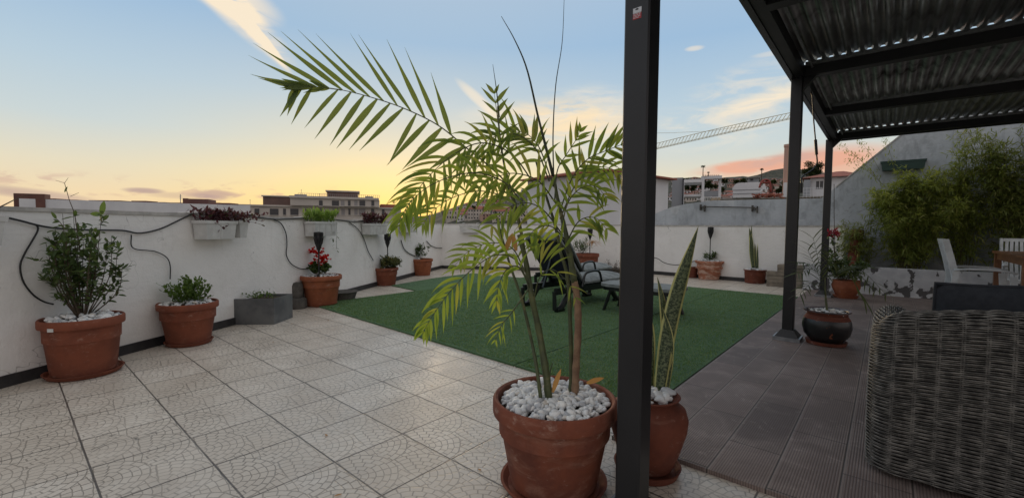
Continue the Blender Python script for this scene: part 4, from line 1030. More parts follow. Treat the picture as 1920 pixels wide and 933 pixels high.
for (x0, y0, x1, y1) in ((1640, 330, 1578, 272), (1650, 340, 1600, 290), (1650, 320, 1610, 262), (1660, 350, 1590, 300), (1680, 330, 1660, 262)):
    p, e = aty(x0, y0, 11.0), aty(x1, y1, 10.8); pts = bez([p, p.lerp(e, .5)+Vector((0, 0, .05)), e], 8); st.tube(pts, [.004*(1-.08*i) for i in range(9)], 4, False)
    for i in range(70): g.leaf(pts[random.randint(2, 8)]+rv(.07), rv(1)-Vector((0, 0, .3)), .06, .014, .6, seg=3)
st.build('stem', 'culm', t); g.build('foliage', 'bamboo', t, smooth='all')
def onG(px, py, off=0): return aty(px, py, 11.12-off)
T = trough(onG, Vector((0, -1, 0)), .0, 1651, 1738, 303, 320, 'dark green trough fixed high on the grey gable wall', mat='greenbox', dep=.16, ridge=False, hook=False, grp=None)
#@@DINING
# ------------------------------------------------------------------ dining set
def chair(x, y, face, label, zt=1.03, s=1.0):
    """high backed resin armchair; face = +1 looks to +X"""
    t = thing('garden_chair', (x, y, .022), label, 'chair', 'white resin garden chairs')
    ca, sa = math.cos(face), math.sin(face)
    def q(u, v, z): return (x+(u*ca-v*sa)*s, y+(u*sa+v*ca)*s, z)
    # shell of the back: curved panel from seat up
    def panel(pts_u, z_, w_, th, name, slots=False):
        g = MB(); 
        for i in range(len(pts_u)-1):
            for k_ in range(8 if slots else 1):
                if slots:
                    v0 = -w_[i]/2+w_[i]*(k_/8)+.008; v1 = -w_[i]/2+w_[i]*((k_+1)/8)-.008; v2 = -w_[i+1]/2+w_[i+1]*(k_/8)+.008; v3 = -w_[i+1]/2+w_[i+1]*((k_+1)/8)-.008
                else: v0, v1, v2, v3 = -w_[i]/2, w_[i]/2, -w_[i+1]/2, w_[i+1]/2
                g.hexa([q(pts_u[i], v0, z_[i]), q(pts_u[i], v1, z_[i]), q(pts_u[i]-th, v1, z_[i]), q(pts_u[i]-th, v0, z_[i])], [q(pts_u[i+1], v2, z_[i+1]), q(pts_u[i+1], v3, z_[i+1]), q(pts_u[i+1]-th, v3, z_[i+1]), q(pts_u[i+1]-th, v2, z_[i+1])])
        return g.build(name, 'whitechair', t)
    panel([-.20, -.23, -.28, -.33], [.44, .62, .84, zt-.05], [.40, .42, .42, .40], .02, 'backrest', True)
    panel([-.33, -.345], [zt-.049, zt], [.44, .42], .022, 'top_rail')
    for v in (-.235, .235):
        g = MB(); ps = [(-.20, .44), (-.235, .62), (-.285, .84), (-.34, zt)]
        for i in range(3):
            (u0, z0), (u1, z1) = ps[i], ps[i+1]; e = .03
            w0_, w1_ = .055-.004*i, .05-.004*i
            g.hexa([q(u0-w0_, v-.015, z0), q(u0+.02, v-.015, z0), q(u0+.02, v+.015, z0), q(u0-w0_, v+.015, z0)], [q(u1-w1_, v-.015, z1), q(u1+.02, v-.015, z1), q(u1+.02, v+.015, z1), q(u1-w1_, v+.015, z1)])
        g.build('back_post', 'whitechair', t)
    g = MB(); g.hexa([q(-.22, -.23, .40), q(.26, -.25, .41), q(.26, .25, .41), q(-.22, .23, .40)], [q(-.22, -.23, .44), q(.26, -.25, .45), q(.26, .25, .45), q(-.22, .23, .44)]); g.build('seat', 'whitechair', t)
    for v in (-.28, .28):
        g = MB(); pts = [q(*p) for p in ((-.26, v*.95, .655), (-.1, v, .675), (.15, v*1.02, .67), (.27, v, .64))]
        pts = bez(pts, 8); g.strip(pts, [.05]*9, Vector((-sa, ca, 0))); o = g.build('armrest', 'whitechair', t, smooth='all'); sm = o.modifiers.new('thick', 'SOLIDIFY'); sm.thickness = .026
    for (u, v, zt_) in ((-.24, -.25, .68), (-.24, .25, .68), (.25, -.27, .64), (.25, .27, .64)):
        du = -.05 if u < 0 else .03; g = MB(); w_ = .032
        g.hexa([q(u+du-w_*.7, v*1.05-.014, 0.022), q(u+du+w_*.7, v*1.05-.014, .022), q(u+du+w_*.7, v*1.05+.014, .022), q(u+du-w_*.7, v*1.05+.014, .022)], [q(u-w_, v-.014, zt_-.02), q(u+w_, v-.014, zt_-.02), q(u+w_, v+.014, zt_-.02), q(u-w_, v+.014, zt_-.02)]); g.build('leg', 'whitechair', t)
    return t
chair(.93, 8.2, R(2), 'white resin armchair seen from the side at the left end of the table', 1.06)
chair(1.62, 9.85, R(-88), 'white resin armchair behind the wooden table', 1.06)
t = thing('dining_table', (2.3, 8.6, .022), 'reddish brown wooden table between the white chairs', 'table')
p0 = aty(1862, 472, 8.75); tz = .88
g = MB()
for i in range(7): g.box(1.20+i*.145, 1.20+i*.145+.138, 7.65, 9.55, tz-.028, tz)
g.build('tabletop', 'wood', t)
MB().box(1.24, 1.265, 7.78, 9.42, tz-.12, tz-.03).build('apron', 'wood', t); MB().box(2.14, 2.165, 7.78, 9.42, tz-.12, tz-.03).build('apron', 'wood', t); MB().box(1.27, 2.13, 7.72, 7.745, tz-.12, tz-.03).build('apron', 'wood', t); MB().box(1.27, 2.13, 9.45, 9.475, tz-.12, tz-.03).build('apron', 'wood', t)
for (x, y) in ((1.22, 7.70), (2.12, 7.70), (1.22, 9.43), (2.12, 9.43)): MB().box(x, x+.07, y, y+.07, .022, tz-.029).build('leg', 'wood', t)

# ------------------------------------------------------------------ wicker sofa
t = thing('wicker_sofa', (1.0, 3.0, .022), 'big grey woven rattan sofa with dark cushion in the right foreground', 'sofa')
rc = .10
def sofa_path(L):              # plan path, outside face: up the left arm towards the camera, round the corner, then along +X
    out = []; y_arm = 3.25; x0, y0 = -.03, 2.60
    s0 = y_arm-(y0+rc)
    def f(s):
        if s < s0: return Vector((x0, y_arm-s, 0)), Vector((-1, 0, 0))
        s -= s0; q = rc*math.pi/2
        if s < q: a = s/rc; return Vector((x0+rc-rc*math.cos(a), y0+rc-rc*math.sin(a), 0)), Vector((-math.cos(a), -math.sin(a), 0))
        s -= q; return Vector((x0+rc+s, y0, 0)), Vector((0, -1, 0))
    return f, s0
fpath, s_arm = sofa_path(0)
def toph(s):                    # height of the roll along the path
    x = s-s_arm
    if x < -.05: return .735
    return .735+.085*min(1, max(0, (x+.05)/.5))**.8
def sofa_pt(s, v, off=0.0):     # v = distance up the section: vertical face then a roll over the top, inwards
    p, n_ = fpath(s); H = toph(s); rr = .075; zf = H-rr; z0_ = .05
    vf = zf-z0_
    if v < vf:
        z_ = z0_+v; bulge = .006*math.sin(math.pi*v/vf)
        q = p+n_*(bulge+off); return Vector((q.x, q.y, z_))
    a = (v-vf)/rr; 
    if a < math.pi: q = p+n_*(-rr+(rr+off)*math.cos(a)); return Vector((q.x, q.y, zf+(rr+off)*math.sin(a)))
    q = p-n_*(2*rr+off); return Vector((q.x, q.y, zf-(a-math.pi)*rr))
SL = s_arm+rc*1.57+1.9; stk = .072
core = MB(); ns, nv = 70, 24
for i in range(ns+1):
    for j in range(nv+1):
        s_ = SL*i/ns; vm = (toph(s_)-.075-.05)+.075*math.pi+.12; core.v.append(tuple(sofa_pt(s_, vm*j/nv, -.006)))
for i in range(ns):
    for j in range(nv): a = i*(nv+1)+j; core.f.append((a, a+nv+1, a+nv+2, a+1))
core.build('core', 'wickin', t, smooth='all')
g = MB(); rows = 118; rg = random.Random(4)
for r_ in range(rows):
    pts = []; s_ = 0.0; ph = r_ % 2; rad_ = .0033+rg.uniform(-.0006, .0006); k_ = 0; w1 = rg.uniform(0, 6); w2 = rg.uniform(0, 6)
    while s_ < SL:
        vm = (toph(s_)-.125)+.075*math.pi+.05
        v = vm*(r_+.5+.10*math.sin(s_*5+w1)+.05*math.sin(s_*17+w2))/rows
        o_ = .0045*math.cos(math.pi*s_/stk+math.pi*ph)
        pts.append(sofa_pt(s_, max(0.002, v), o_+.0035)); s_ += stk/5
    g.tube(pts, rad_, 4, False)
stuffpart(g.build('weave', 'wick', t, smooth='all'))
g = MB()
k_ = 0; s_ = stk/2
while s_ < SL:
    vm = (toph(s_)-.125)+.075*math.pi+.05
    for o_ in (-.004, .004):
        pts = [sofa_pt(s_+o_, vm*j/26, .0005) for j in range(27)]; g.tube(pts, .0034, 4, False)
    s_ += stk*2 if False else stk
stuffpart(g.build('stakes', 'wick', t, smooth='all'))
g = MB(); g.box(.02, 2.3, 2.70, 3.35, .10, .36); g.build('seat_base', 'wickin', t)
# cushion leaning on the back, pillow with a piped edge
def cushion(x0, x1, y, z0, z1, th, name, mat, par, tilt=.12):
    g = MB(); nu, nv = 26, 16
    for s_ in (0, 1):
        for i in range(nu+1):
            for j in range(nv+1):
                u, v = i/nu, j/nv; e = (math.sin(math.pi*u)**.35)*(math.sin(math.pi*v)**.45) if 0 < i < nu and 0 < j < nv else 0
                r_ = .04; xx = x0+(x1-x0)*u; zz = z0+(z1-z0)*v
                cu_ = .015*math.sin(9*u+3)*math.sin(4*v) 
                yy = y+(zz-z0)*-tilt+(th/2*e+cu_*e*.5)*(1 if s_ else -1)
                # sag of the top edge
                zz -= .012*math.sin(math.pi*u*2+1)*v
                g.v.append((xx, yy, zz))
    W_ = (nu+1)*(nv+1)
    for i in range(nu):
        for j in range(nv):
            a = i*(nv+1)+j; g.f.append((a, a+nv+1, a+nv+2, a+1)); g.f.append((W_+a, W_+a+1, W_+a+nv+2, W_+a+nv+1))
    c_ = g.build(name, mat, par, smooth='all')
    loop = [(0, j) for j in range(nv+1)]+[(i, nv) for i in range(1, nu+1)]+[(nu, j) for j in range(nv-1, -1, -1)]
    MB().tube([g.v[i*(nv+1)+j] for i, j in loop], .007, 6).build('piping', mat, c_, smooth='all')
ct = thing('back_cushion', (.9, 2.95, .45), 'dark charcoal cushion standing behind the rattan sofa back', 'cushion')
a = aty(1752, 526, 2.98)
cushion(a.x, a.x+1.0, 2.98, .42, a.z+.005, .16, 'pillow', 'cush', ct)

# ------------------------------------------------------------------ vase with snake plant (behind near post)
dv_ = 2.07; P = atd(1217, 700, dv_); P.z = 0
t = thing('snake_plant_vase', (P.x, P.y, 0), 'tall reddish clay vase with a long snake plant leaf behind the near post', 'potted plant')
zr = ztop(P, 738); rw = 75*dv_/FP*.95
MB().lathe([(rw*.55, .02), (rw*.62, .03), (rw*.80, zr*.30), (rw*.97, zr*.58), (rw, zr*.72), (rw*.93, zr*.84), (rw*.74, zr*.91), (rw*.66, zr*.94), (rw*.70, zr*.985), (rw*.80, zr), (rw*.76, zr+.004), (rw*.62, zr*.97), (0, zr*.96)], (P.x, P.y, 0), 56).build('vase', 'terra_vase', t, smooth=True)
MB().lathe([(rw*.72, .001), (rw*.78, .005), (rw*.86, .04), (rw*.82, .04), (rw*.7, .016), (0, .016)], (P.x, P.y, 0), 48).build('saucer', 'terra_vase', t, smooth=True)
pebbles((P.x, P.y), rw*.6, zr*.985, .022, 46, t, 33, .01)
for (bx, by, tx, ty, wp, bd, rl, dq) in ((1236, 745, 1308, 424, 31, -.25, .25, 0.02), (1226, 745, 1231, 518, 20, .9, .5, .06), (1249, 745, 1254, 632, 16, .3, .3, .08), (1232, 745, 1240, 575, 15, 1.2, .8, .03), (1219, 745, 1208, 560, 22, .3, .3, .05)):
    g = MB(); snake_leaf(g, atd(bx, by, dv_+dq), atd(tx, ty, dv_+dq), wp*dv_/FP, Rv, Fv, bd, rl, 30); build_uv(g, 'leaf', 'snake', t)
#@@PALM
# ------------------------------------------------------------------ the big palm
DP = 1.95
P = atd(1040, 700, DP); P.z = 0
t = thing('palm_pot', (P.x, P.y, 0), 'large weathered terracotta pot with the big arching palm and white pebbles in the foreground', 'potted plant')
zr = ztop(P, 740); rt = rad(P, 229, 1040)
rimz, ri = classic_pot(t, (P.x, P.y, 0), rt, zr-.022, rb=rt*.70, rim=.19, mat='terra_big', sr=rt*.87)
pebbles((P.x, P.y), ri*.97, rimz-.028, .0165, 760, t, 71, .02)
def at3(pts, d0=DP):                # list of (px, py, depth offset)
    return [atd(p[0], p[1], d0+(p[2] if len(p) > 2 else 0)) for p in pts]
def cane(pts, r0, r1, mat, n=24, nodes=True):
    pp = bez(at3(pts), n); g = MB(); rr = [r0+(r1-r0)*i/n for i in range(n+1)]
    if nodes:
        for i in range(2, n, 4): rr[i] *= 1.13
    g.tube(pp, rr, 10); return g.build('cane', mat, t, smooth='all')
cane([(1029, 748, -.04), (1024, 700, -.03), (1011, 622), (997, 556), (985, 485, .02), (973, 440, .03)], .0170, .010, 'cane')
cane([(1014, 748, -.06), (1008, 700, -.05), (997, 640), (978, 560), (957, 499, .04), (940, 440, .05), (928, 395, .05)], .0085, .004, 'cane')
cane([(1078, 742, .02), (1080, 690, .02), (1084, 610), (1082, 560), (1077, 527)], .0165, .0150, 'cane_brown')
cane([(1077, 529), (1068, 475), (1060, 433), (1047, 380, .03), (1038, 330, .04)], .0150, .006, 'cane')
cane([(1070, 742, .04), (1071, 690, .04), (1069, 600, .03), (1064, 520, .03), (1050, 470, .05)], .0110, .007, 'cane')
cane([(1052, 470, .06), (1040, 420, .08), (1022, 360, .1), (1004, 300, .1)], .0080, .004, 'cane')
cane([(985, 490, .02), (978, 440, 0), (965, 380, -.02), (948, 320, -.03), (938, 262, -.03), (933, 200, -.02)], .0085, .0030, 'cane', nodes=False)
cane([(1032, 735, .1), (1031, 700, .1), (1036, 680, .1)], .005, .002, 'cane')
# unopened spears
def spear(pts, w0, w1, mat='spear'):
    pp = bez(at3(pts), 24); g = MB(); g.tube(pp, [w0+(w1-w0)*abs(i/24-.0) for i in range(25)], 6); g.build('spear', mat, t, smooth='all')
spear([(1037, 330, .04), (1022, 270, .03), (1008, 215, .02), (988, 130, .0), (965, 75, 0), (940, 31, 0)], .0075, .0012)
spear([(1038, 330, .04), (1037, 250, .06), (1042, 160, .08), (1054, 80, .1), (1058, -6, .1)], .0035, .0010)
spear([(936, 220, -.02), (931, 170, -.02), (924, 121, -.02)], .0035, .0008)
def frond(pts, n, lenpx, wpx, mat='palm', a0=55, a1=25, start=.12, droop=.25, sides=(1, 1), dz=.10, rw=.0035, drop=0, jit=.22, up_ext=1.0, dn_ext=1.0, tip=True, view_tw=.5, prof_w=(.28, .72, .98, 1.0, .84, .56, .25, .03)):
    """pts: rachis in (px, py, depth offset); leaflets stand off both sides at angle a (deg), length in px at the palm's depth"""
    pp = bez(at3(pts), 60); rg = random.Random(int(pts[0][0]*7+pts[-1][1]*3))
    MB().tube(pp, [rw*(1-.8*i/60) for i in range(61)], 6).build('rachis', 'cane', t, smooth='all')
    g = MB()
    for i in range(n):
        u = start+(1-start)*min(.995, max(.005, (i+.5+rg.uniform(-.28, .28)*(jit > .1))/n)); j = min(59, int(u*60)); p = pp[j].lerp(pp[j+1], u*60-j); k = depth(p)/FP
        d = (pp[min(60, j+2)]-pp[max(0, j-1)]).normalized()
        env = math.sin(math.pi*min(1, .22+.72*(u-start)/(1-start)))**.7
        for sg, on, ext in ((1, sides[0], up_ext), (-1, sides[1], dn_ext)):
            if not on or rg.random() < .03: continue
            side = Fv.cross(d).normalized()*sg       # in the picture plane
            if Fv.cross(d).dot(Uv) < 0: side = -side  # sg=+1 is the upper side
            a = R(a0+(a1-a0)*u)*rg.uniform(.88, 1.12)
            dep = Fv*rg.uniform(-1, 1)*dz*3
            droop_ = droop*(1 if jit < .1 else rg.uniform(.6, 1.6)); dr = (d*math.cos(a)+side*math.sin(a)+dep+rv(jit)*.5).normalized()
            L = lenpx*k*env*ext*(rg.uniform(.90, 1.06) if jit < .1 else rg.uniform(.78, 1.22)); W = wpx*k*rg.uniform(.72, 1.0)
            seg = 7; q = p.copy(); dd = dr.copy(); P_ = []; Sd = []; tw = rg.uniform(-view_tw, view_tw)
            for s_ in range(seg+1):
                P_.append(q.copy()); sd = dd.cross(Fv).normalized(); sd = Matrix.Rotation(tw, 3, dd) @ sd; Sd.append(sd)
                q = q+dd*L/seg; dd = (dd+Vector((0, 0, -droop_*(1.0+.8*s_/seg)/seg))+d*.10/seg).normalized()
            ws = [W*x for x in prof_w]
            # fold: three rows of vertices
            n0 = len(g.v)
            for s_ in range(seg+1):
                nn = dd.cross(Sd[s_]).normalized()*ws[s_]*.16
                g.v += [tuple(P_[s_]-Sd[s_]*ws[s_]/2+nn), tuple(P_[s_]-nn*.3), tuple(P_[s_]+Sd[s_]*ws[s_]/2+nn)]
            for s_ in range(seg):
                b_ = n0+3*s_; g.f += [(b_, b_+1, b_+4, b_+3), (b_+1, b_+2, b_+5, b_+4)]
    g.build('leaflets', mat, t, smooth='all')
# 1 the long frond reaching left
LONG = [(975, 430, 0), (952, 350, 0), (915, 310, -.02), (879, 281, -.04), (823, 236, -.08), (759, 204, -.12), (694, 182, -.16), (630, 167, -.2), (570, 162, -.24), (552, 163, -.25)]
WH_ = (.30, .80, 1.0, .90, .62, .34, .16, .03)
frond(LONG, 16, 118, 13, 'palm_dark', 92, 58, .33, .12, (0, 1), dz=.03, rw=.004, view_tw=.3, jit=.06)
frond(LONG, 14, 160, 10.5, 'palm_dark', 54, 20, .38, -.12, (1, 0), dz=.03, rw=.001, view_tw=.35, jit=.06, prof_w=WH_)
frond([(640, 170, -.2), (600, 164, -.22), (570, 162, -.24), (552, 163, -.25)], 8, 44, 9, 'palm_dark', 22, 6, .1, -.02, dz=.1, rw=.001)
# 2 thin upright frond in the middle
frond([(948, 320, -.03), (940, 275, -.03), (935, 240, -.02), (930, 200, -.02), (926, 170, -.02)], 7, 50, 8.5, 'palm_dark', 62, 34, .05, .18, dz=.06)
# 3 big arch down to the left, yellow green
frond([(1005, 350, 0), (960, 290, -.03), (905, 268, -.08), (850, 290, -.14), (800, 335, -.2), (765, 385, -.24), (748, 425, -.26)], 20, 80, 7.5, 'palm', 60, 34, .16, .7, dz=.10)
frond([(985, 390, -.1), (950, 345, -.15), (900, 325, -.2), (850, 330, -.24), (800, 352, -.26), (765, 385, -.28), (742, 428, -.28)], 19, 68, 7, 'palm_lime_backlit', 56, 34, .15, .8, dz=.10)
frond([(990, 410, .0), (950, 372, .02), (900, 358, .04), (850, 370, .04), (812, 395, .04), (790, 425, .02)], 16, 60, 6.5, 'palm', 58, 36, .15, .7, dz=.12)
# 4 arching fronds in the crown centre
frond([(1030, 340, .03), (1005, 280, .03), (968, 252, .02), (930, 255, 0), (890, 285, -.03), (865, 330, -.05)], 14, 72, 8, 'palm', 60, 38, .1, .75, dz=.12)
frond([(1045, 385, .0), (1010, 340, -.06), (965, 325, -.1), (925, 335, -.14), (890, 360, -.16)], 13, 70, 7.5, 'palm', 62, 40, .1, .7, dz=.14)
frond([(1038, 350, .02), (1015, 285, .04), (1000, 262, .06), (985, 250, .08), (960, 246, .1)], 8, 50, 7.5, 'palm_dark', 55, 35, .2, .3, dz=.14)
# 5 right hand fronds
frond([(1050, 395, 0), (1072, 335, -.02), (1100, 300, -.05), (1135, 283, -.08), (1172, 268, -.1), (1200, 250, -.1)], 15, 58, 9, 'palm', 60, 36, .18, .12, dz=.08)
frond([(1050, 410, 0), (1080, 345, .03), (1115, 315, .05), (1150, 318, .06), (1175, 345, .06)], 12, 56, 8, 'palm', 58, 38, .12, .6, dz=.12)
frond([(1052, 430, 0), (1065, 380, -.04), (1090, 352, -.07), (1118, 350, -.1), (1140, 375, -.12)], 11, 58, 7.5, 'palm', 60, 40, .1, .6, dz=.14)
frond([(1040, 375, 0), (1045, 320, .04), (1062, 290, .05), (1080, 262, .05), (1088, 245, .05)], 6, 42, 8, 'palm', 50, 28, .3, .2, dz=.10)
# 6 wide mid-height fronds
frond([(1055, 440, 0), (1020, 395, -.08), (985, 380, -.12), (950, 392, -.15), (920, 425, -.17)], 13, 70, 7, 'palm', 62, 42, .1, .75, dz=.16)
frond([(1062, 455, 0), (1085, 415, -.04), (1115, 408, -.07), (1140, 432, -.08)], 9, 54, 7.5, 'palm', 58, 42, .1, .7, dz=.14)
frond([(1060, 450, 0), (1035, 425, -.1), (1005, 428, -.14), (985, 455, -.16)], 8, 60, 7.5, 'palm_lime_backlit', 60, 44, .1, .7, dz=.16)
frond([(1068, 478, 0), (1050, 455, -.08), (1020, 452, -.14), (1000, 470, -.16)], 6, 52, 7, 'palm', 60, 44, .1, .7, dz=.16)
# 7 the low frond hanging left towards the turf
frond([(995, 545, 0), (970, 490, -.06), (930, 478, -.1), (885, 505, -.14), (845, 545, -.18), (812, 590, -.2), (792, 625, -.22)], 19, 64, 7.5, 'palm_lime_backlit', 54, 32, .22, .75, dz=.07)
frond([(985, 510, 0), (960, 465, .03), (920, 455, .06), (880, 470, .08), (850, 500, .1)], 12, 56, 6.5, 'palm', 58, 38, .12, .6, dz=.12)
frond([(990, 530, -.02), (972, 500, -.08), (950, 505, -.12), (935, 535, -.15), (930, 575, -.16)], 9, 56, 7, 'palm_lime_backlit', 50, 30, .15, .7, dz=.10)
frond([(1000, 565, 0), (1012, 520, -.04), (1035, 505, -.06), (1065, 530, -.08), (1085, 570, -.08)], 5, 44, 4, 'palm', 50, 40, .2, .6, dz=.10)
frond([(992, 540, 0), (960, 585, -.05), (940, 610, -.08), (928, 640, -.1)], 6, 40, 3.5, 'palm_lime_backlit', 50, 35, .2, .5, dz=.10)
# dead sheaths
g = MB()
for (x, y, dx_, dy_, L) in ((968, 470, -.2, 1, .08), (948, 470, .3, .9, .08), (1036, 735, .3, .9, .11), (1100, 718, .9, .35, .08)):
    g = MB(); g.leaf(atd(x, y, DP-.05), Rv*dx_+Uv*dy_, L, .022, .2, up=Fv, seg=5); g.build('dry_leaf', 'dry', t, smooth='all')
#@@FAR
# ------------------------------------------------------------------ beyond the terrace
Rh = Vector((Rv.x, Rv.y, 0)).normalized(); Fh = Vector((Fv.x, Fv.y, 0)).normalized()
def gp(px, d, py=430): p = atd(px, py, d); p.z = 0; return p
def block(g, P0, P1, z0, z1, th):
    """box whose front face runs P0 (left) to P1 (right), extends th away from the camera"""
    d = (P1-P0); d.z = 0; d.normalize(); n = Vector((-d.y, d.x, 0))
    if n.dot(Fh) < 0: n = -n
    a, b_ = P0, P1; q = [(a.x, a.y), (b_.x, b_.y), (b_.x+n.x*th, b_.y+n.y*th), (a.x+n.x*th, a.y+n.y*th)]
    return g.prism(q, z0, z1)
def perp(x0, x1, d):               # front line through the middle pixel, square to the line of sight
    m_ = gp((x0+x1)/2, d); n_ = (m_-CAM); n_.z = 0; n_.normalize(); a = plane(x0, 425, m_, n_); b_ = plane(x1, 425, m_, n_); a.z = b_.z = 0
    return a, b_
def front(P0, P1, Q0, Q1, z0, z1, out=.06, th=.05):
    """thin panel proud of the front P0-P1 between pixels Q0..Q1"""
    d = (P1-P0); d.z = 0; L = d.length; d.normalize(); n = Vector((-d.y, d.x, 0))
    if n.dot(Fh) < 0: n = -n
    a = plane(Q0, 425, P0, n); b_ = plane(Q1, 425, P0, n); a.z = b_.z = 0
    g = MB(); block(g, a-n*out, b_-n*out, z0, z1, th); return g
GZ = -14
# long white building on the left
P0, P1 = gp(38, 50), gp(470, 62); zt = ztop(P0, 372); zb = zt-1.25
t = thing('long_white_building', tuple(gp(250, 56)+Vector((0, 0, GZ))), 'long low white building with a flat roof and dark band beyond the left wall', 'building')
g = MB(); block(g, P0+Fh*1.2, P1+Fh*1.2, GZ, zb, 14); g.build('wall', 'bdark', t)  # near-black wall colour stands in for shade of the recess under the fascia
g = MB(); block(g, P0, P1, zb, zt, 15); g.build('roof_fascia', 'bwhite', t)
g = MB(); q0, q1 = gp(322, 58), gp(328, 58.3); block(g, q0, q1, GZ, zb-.002, 1); g.build('column', 'bwhite', t)
for (x0, x1, h) in ((92, 105, .3), (112, 145, .2), (168, 205, .25), (210, 228, .3), (248, 275, .35), (288, 310, .25), (320, 340, .25), (395, 412, .4), (418, 432, .4)):
    dd_ = 50+12*(x0-38)/432+3; g = MB(); block(g, gp(x0, dd_), gp(x1, dd_), zt-.05, zt+h, 2); g.build('roof_vent', 'bbrick', t)
g = MB(); block(g, gp(28, 50), gp(86, 51), GZ, ztop(gp(28, 50), 362), 1.15); o = g.build('stair_tower', 'bbrick', t)
g = MB(); block(g, gp(344, 63), gp(354, 63.3), zt-.1, zt+1.0, 3); block(g, gp(354, 63.3), gp(392, 64), zt-.1, zt+.95, 3); g.build('roof_house', 'bbrick', t)
g = MB(); q = gp(340, 62); q.z = zt; g.tube([q, q+Vector((0, 0, 1.5))], .05, 5); g.bar(q+Vector((-.5, 0, 1.2)), q+Vector((.5, 0, 1.2)), .05); g.bar(q+Vector((-.4, 0, .9)), q+Vector((.4, 0, .9)), .05); g.build('aerial', 'galv', t)

# stepped apartment building
t = thing('apartment_building', tuple(gp(600, 100)+Vector((0, 0, GZ))), 'stepped cream apartment block with rows of windows and rooftop boxes, seen over the wall', 'building')
W0, W1 = gp(441, 98), gp(752, 110)
def zz(px, py, d): return ztop(gp(px, d), py)
z1 = zz(600, 389, 104); 
def col(px): return 98+12*(px-441)/311
g = MB(); block(g, W0, W1, GZ, z1, 12); g.build('wall', 'bcream', t)
g = MB(); block(g, W0-Fh*.5, W1-Fh*.5, z1, z1+.35, 13); g.build('roof_slab', 'bcream', t)
U0_, U1_ = gp(545, 100.6), gp(712, 107); z2 = zz(630, 373, 104)
g = MB(); block(g, U0_, U1_, z1+.352, z2, 10); g.build('upper_storey', 'bcream', t)
g = MB(); block(g, U0_-Fh*.5, U1_-Fh*.5, z2, z2+.5, 11); g.build('roof_slab', 'bcream', t)
g = MB(); block(g, gp(494, 101), gp(546, 102.5), z1+.352, zz(520, 369, 102), 8); o = g.build('rooftop_box', 'bbrown', t)
g = MB(); block(g, gp(491, 100.5), gp(560, 102.8), zz(520, 368.8, 102), zz(520, 366.8, 102), 9); g.build('roof_slab', 'bcream', o)
g = MB(); block(g, gp(614, 104), gp(671, 106), z2+.502, zz(640, 360, 105), 6); o = g.build('rooftop_box', 'bbrown', t)
g = MB(); block(g, gp(611, 103.5), gp(675, 106), zz(640, 359.8, 105), zz(640, 357.3, 105), 7); g.build('roof_slab', 'bcream', o)
g = MB(); block(g, gp(714, 108.5), gp(750, 110), z1+.352, zz(730, 383, 109), 6); g.build('rooftop_box', 'roofred', t)
f4 = lambda x: 400+x/4.174
for (x0, x1, m_) in ((830, 858, 0), (930, 985, 0), (1000, 1028, 1), (1055, 1075, 0), (1105, 1130, 1), (1145, 1190, 0), (1238, 1260, 0)):
    zc = zz(f4(x0), 376.5, col(f4(x0))); zd = zz(f4(x0), 386.5, col(f4(x0)))
    o = front(U0_, U1_, f4(x0), f4(x1), zd, zc, .08, .06).build('window', 'shut' if m_ else 'bglass', t)
    front(U0_, U1_, f4(x0)-.5, f4(x1)+.5, zd-.15, zd-.002, .2, .19).build('sill', 'bcream', o)
for (x0, x1, m_) in ((325, 362, 0), (445, 512, 0), (548, 570, 0), (605, 668, 0), (722, 755, 0), (830, 860, 0), (933, 985, 1), (1003, 1030, 1), (1058, 1075, 0), (1105, 1130, 1), (1140, 1190, 1), (1235, 1260, 0), (1320, 1340, 0), (1395, 1435, 1)):
    d_ = col(f4(x0)); zc = zz(f4(x0), 391, d_); zd = zz(f4(x0), 403, d_)
    o = front(W0, W1, f4(x0), f4(x1), zd, zc, .08, .06).build('window', 'shut' if m_ else 'bglass', t)
    front(W0, W1, f4(x0)-.5, f4(x1)+.5, zd-.15, zd-.002, .2, .19).build('sill', 'bcream', o)

rgx = random.Random(44)
for px in (470, 512, 566, 600, 628, 656, 690, 735):
    b0 = gp(px, col(px)+3); z_ = {True: z2+.5, False: z1+.35}[545 < px < 712]; h_ = rgx.uniform(.8, 2.0); g = MB(); b0.z = z_
    g.tube([b0, b0+Vector((0, 0, h_))], .04, 4); g.bar(b0+Vector((-.4, 0, h_*.9)), b0+Vector((.4, 0, h_*.9)), .04); g.build('aerial', 'galv', t)
for x0, x1 in ((553, 575), (640, 655), (685, 700)):
    g = MB(); block(g, gp(x0, col(x0)+2), gp(x1, col(x1)+2), z2+.503, z2+1.1, 2); g.build('roof_unit', 'bgrey', t)
g = MB(); a_, b__ = gp(560, 101), gp(712, 106.4)
for i in range(40): q = a_.lerp(b__, i/39); g.bar((q.x, q.y, z2+.5), (q.x, q.y, z2+1.1), .05)
g.bar((a_.x, a_.y, z2+1.1), (b__.x, b__.y, z2+1.1), .06); g.build('railing', 'shut', t)
for x0, x1 in ((450, 486), (560, 600)):
    g = MB(); block(g, gp(x0, col(x0)-1.2), gp(x1, col(x1)-1.2), zz(x0, 407, col(x0)), zz(x0, 401.5, col(x0)), .12); g.build('balcony', 'bcream', t)
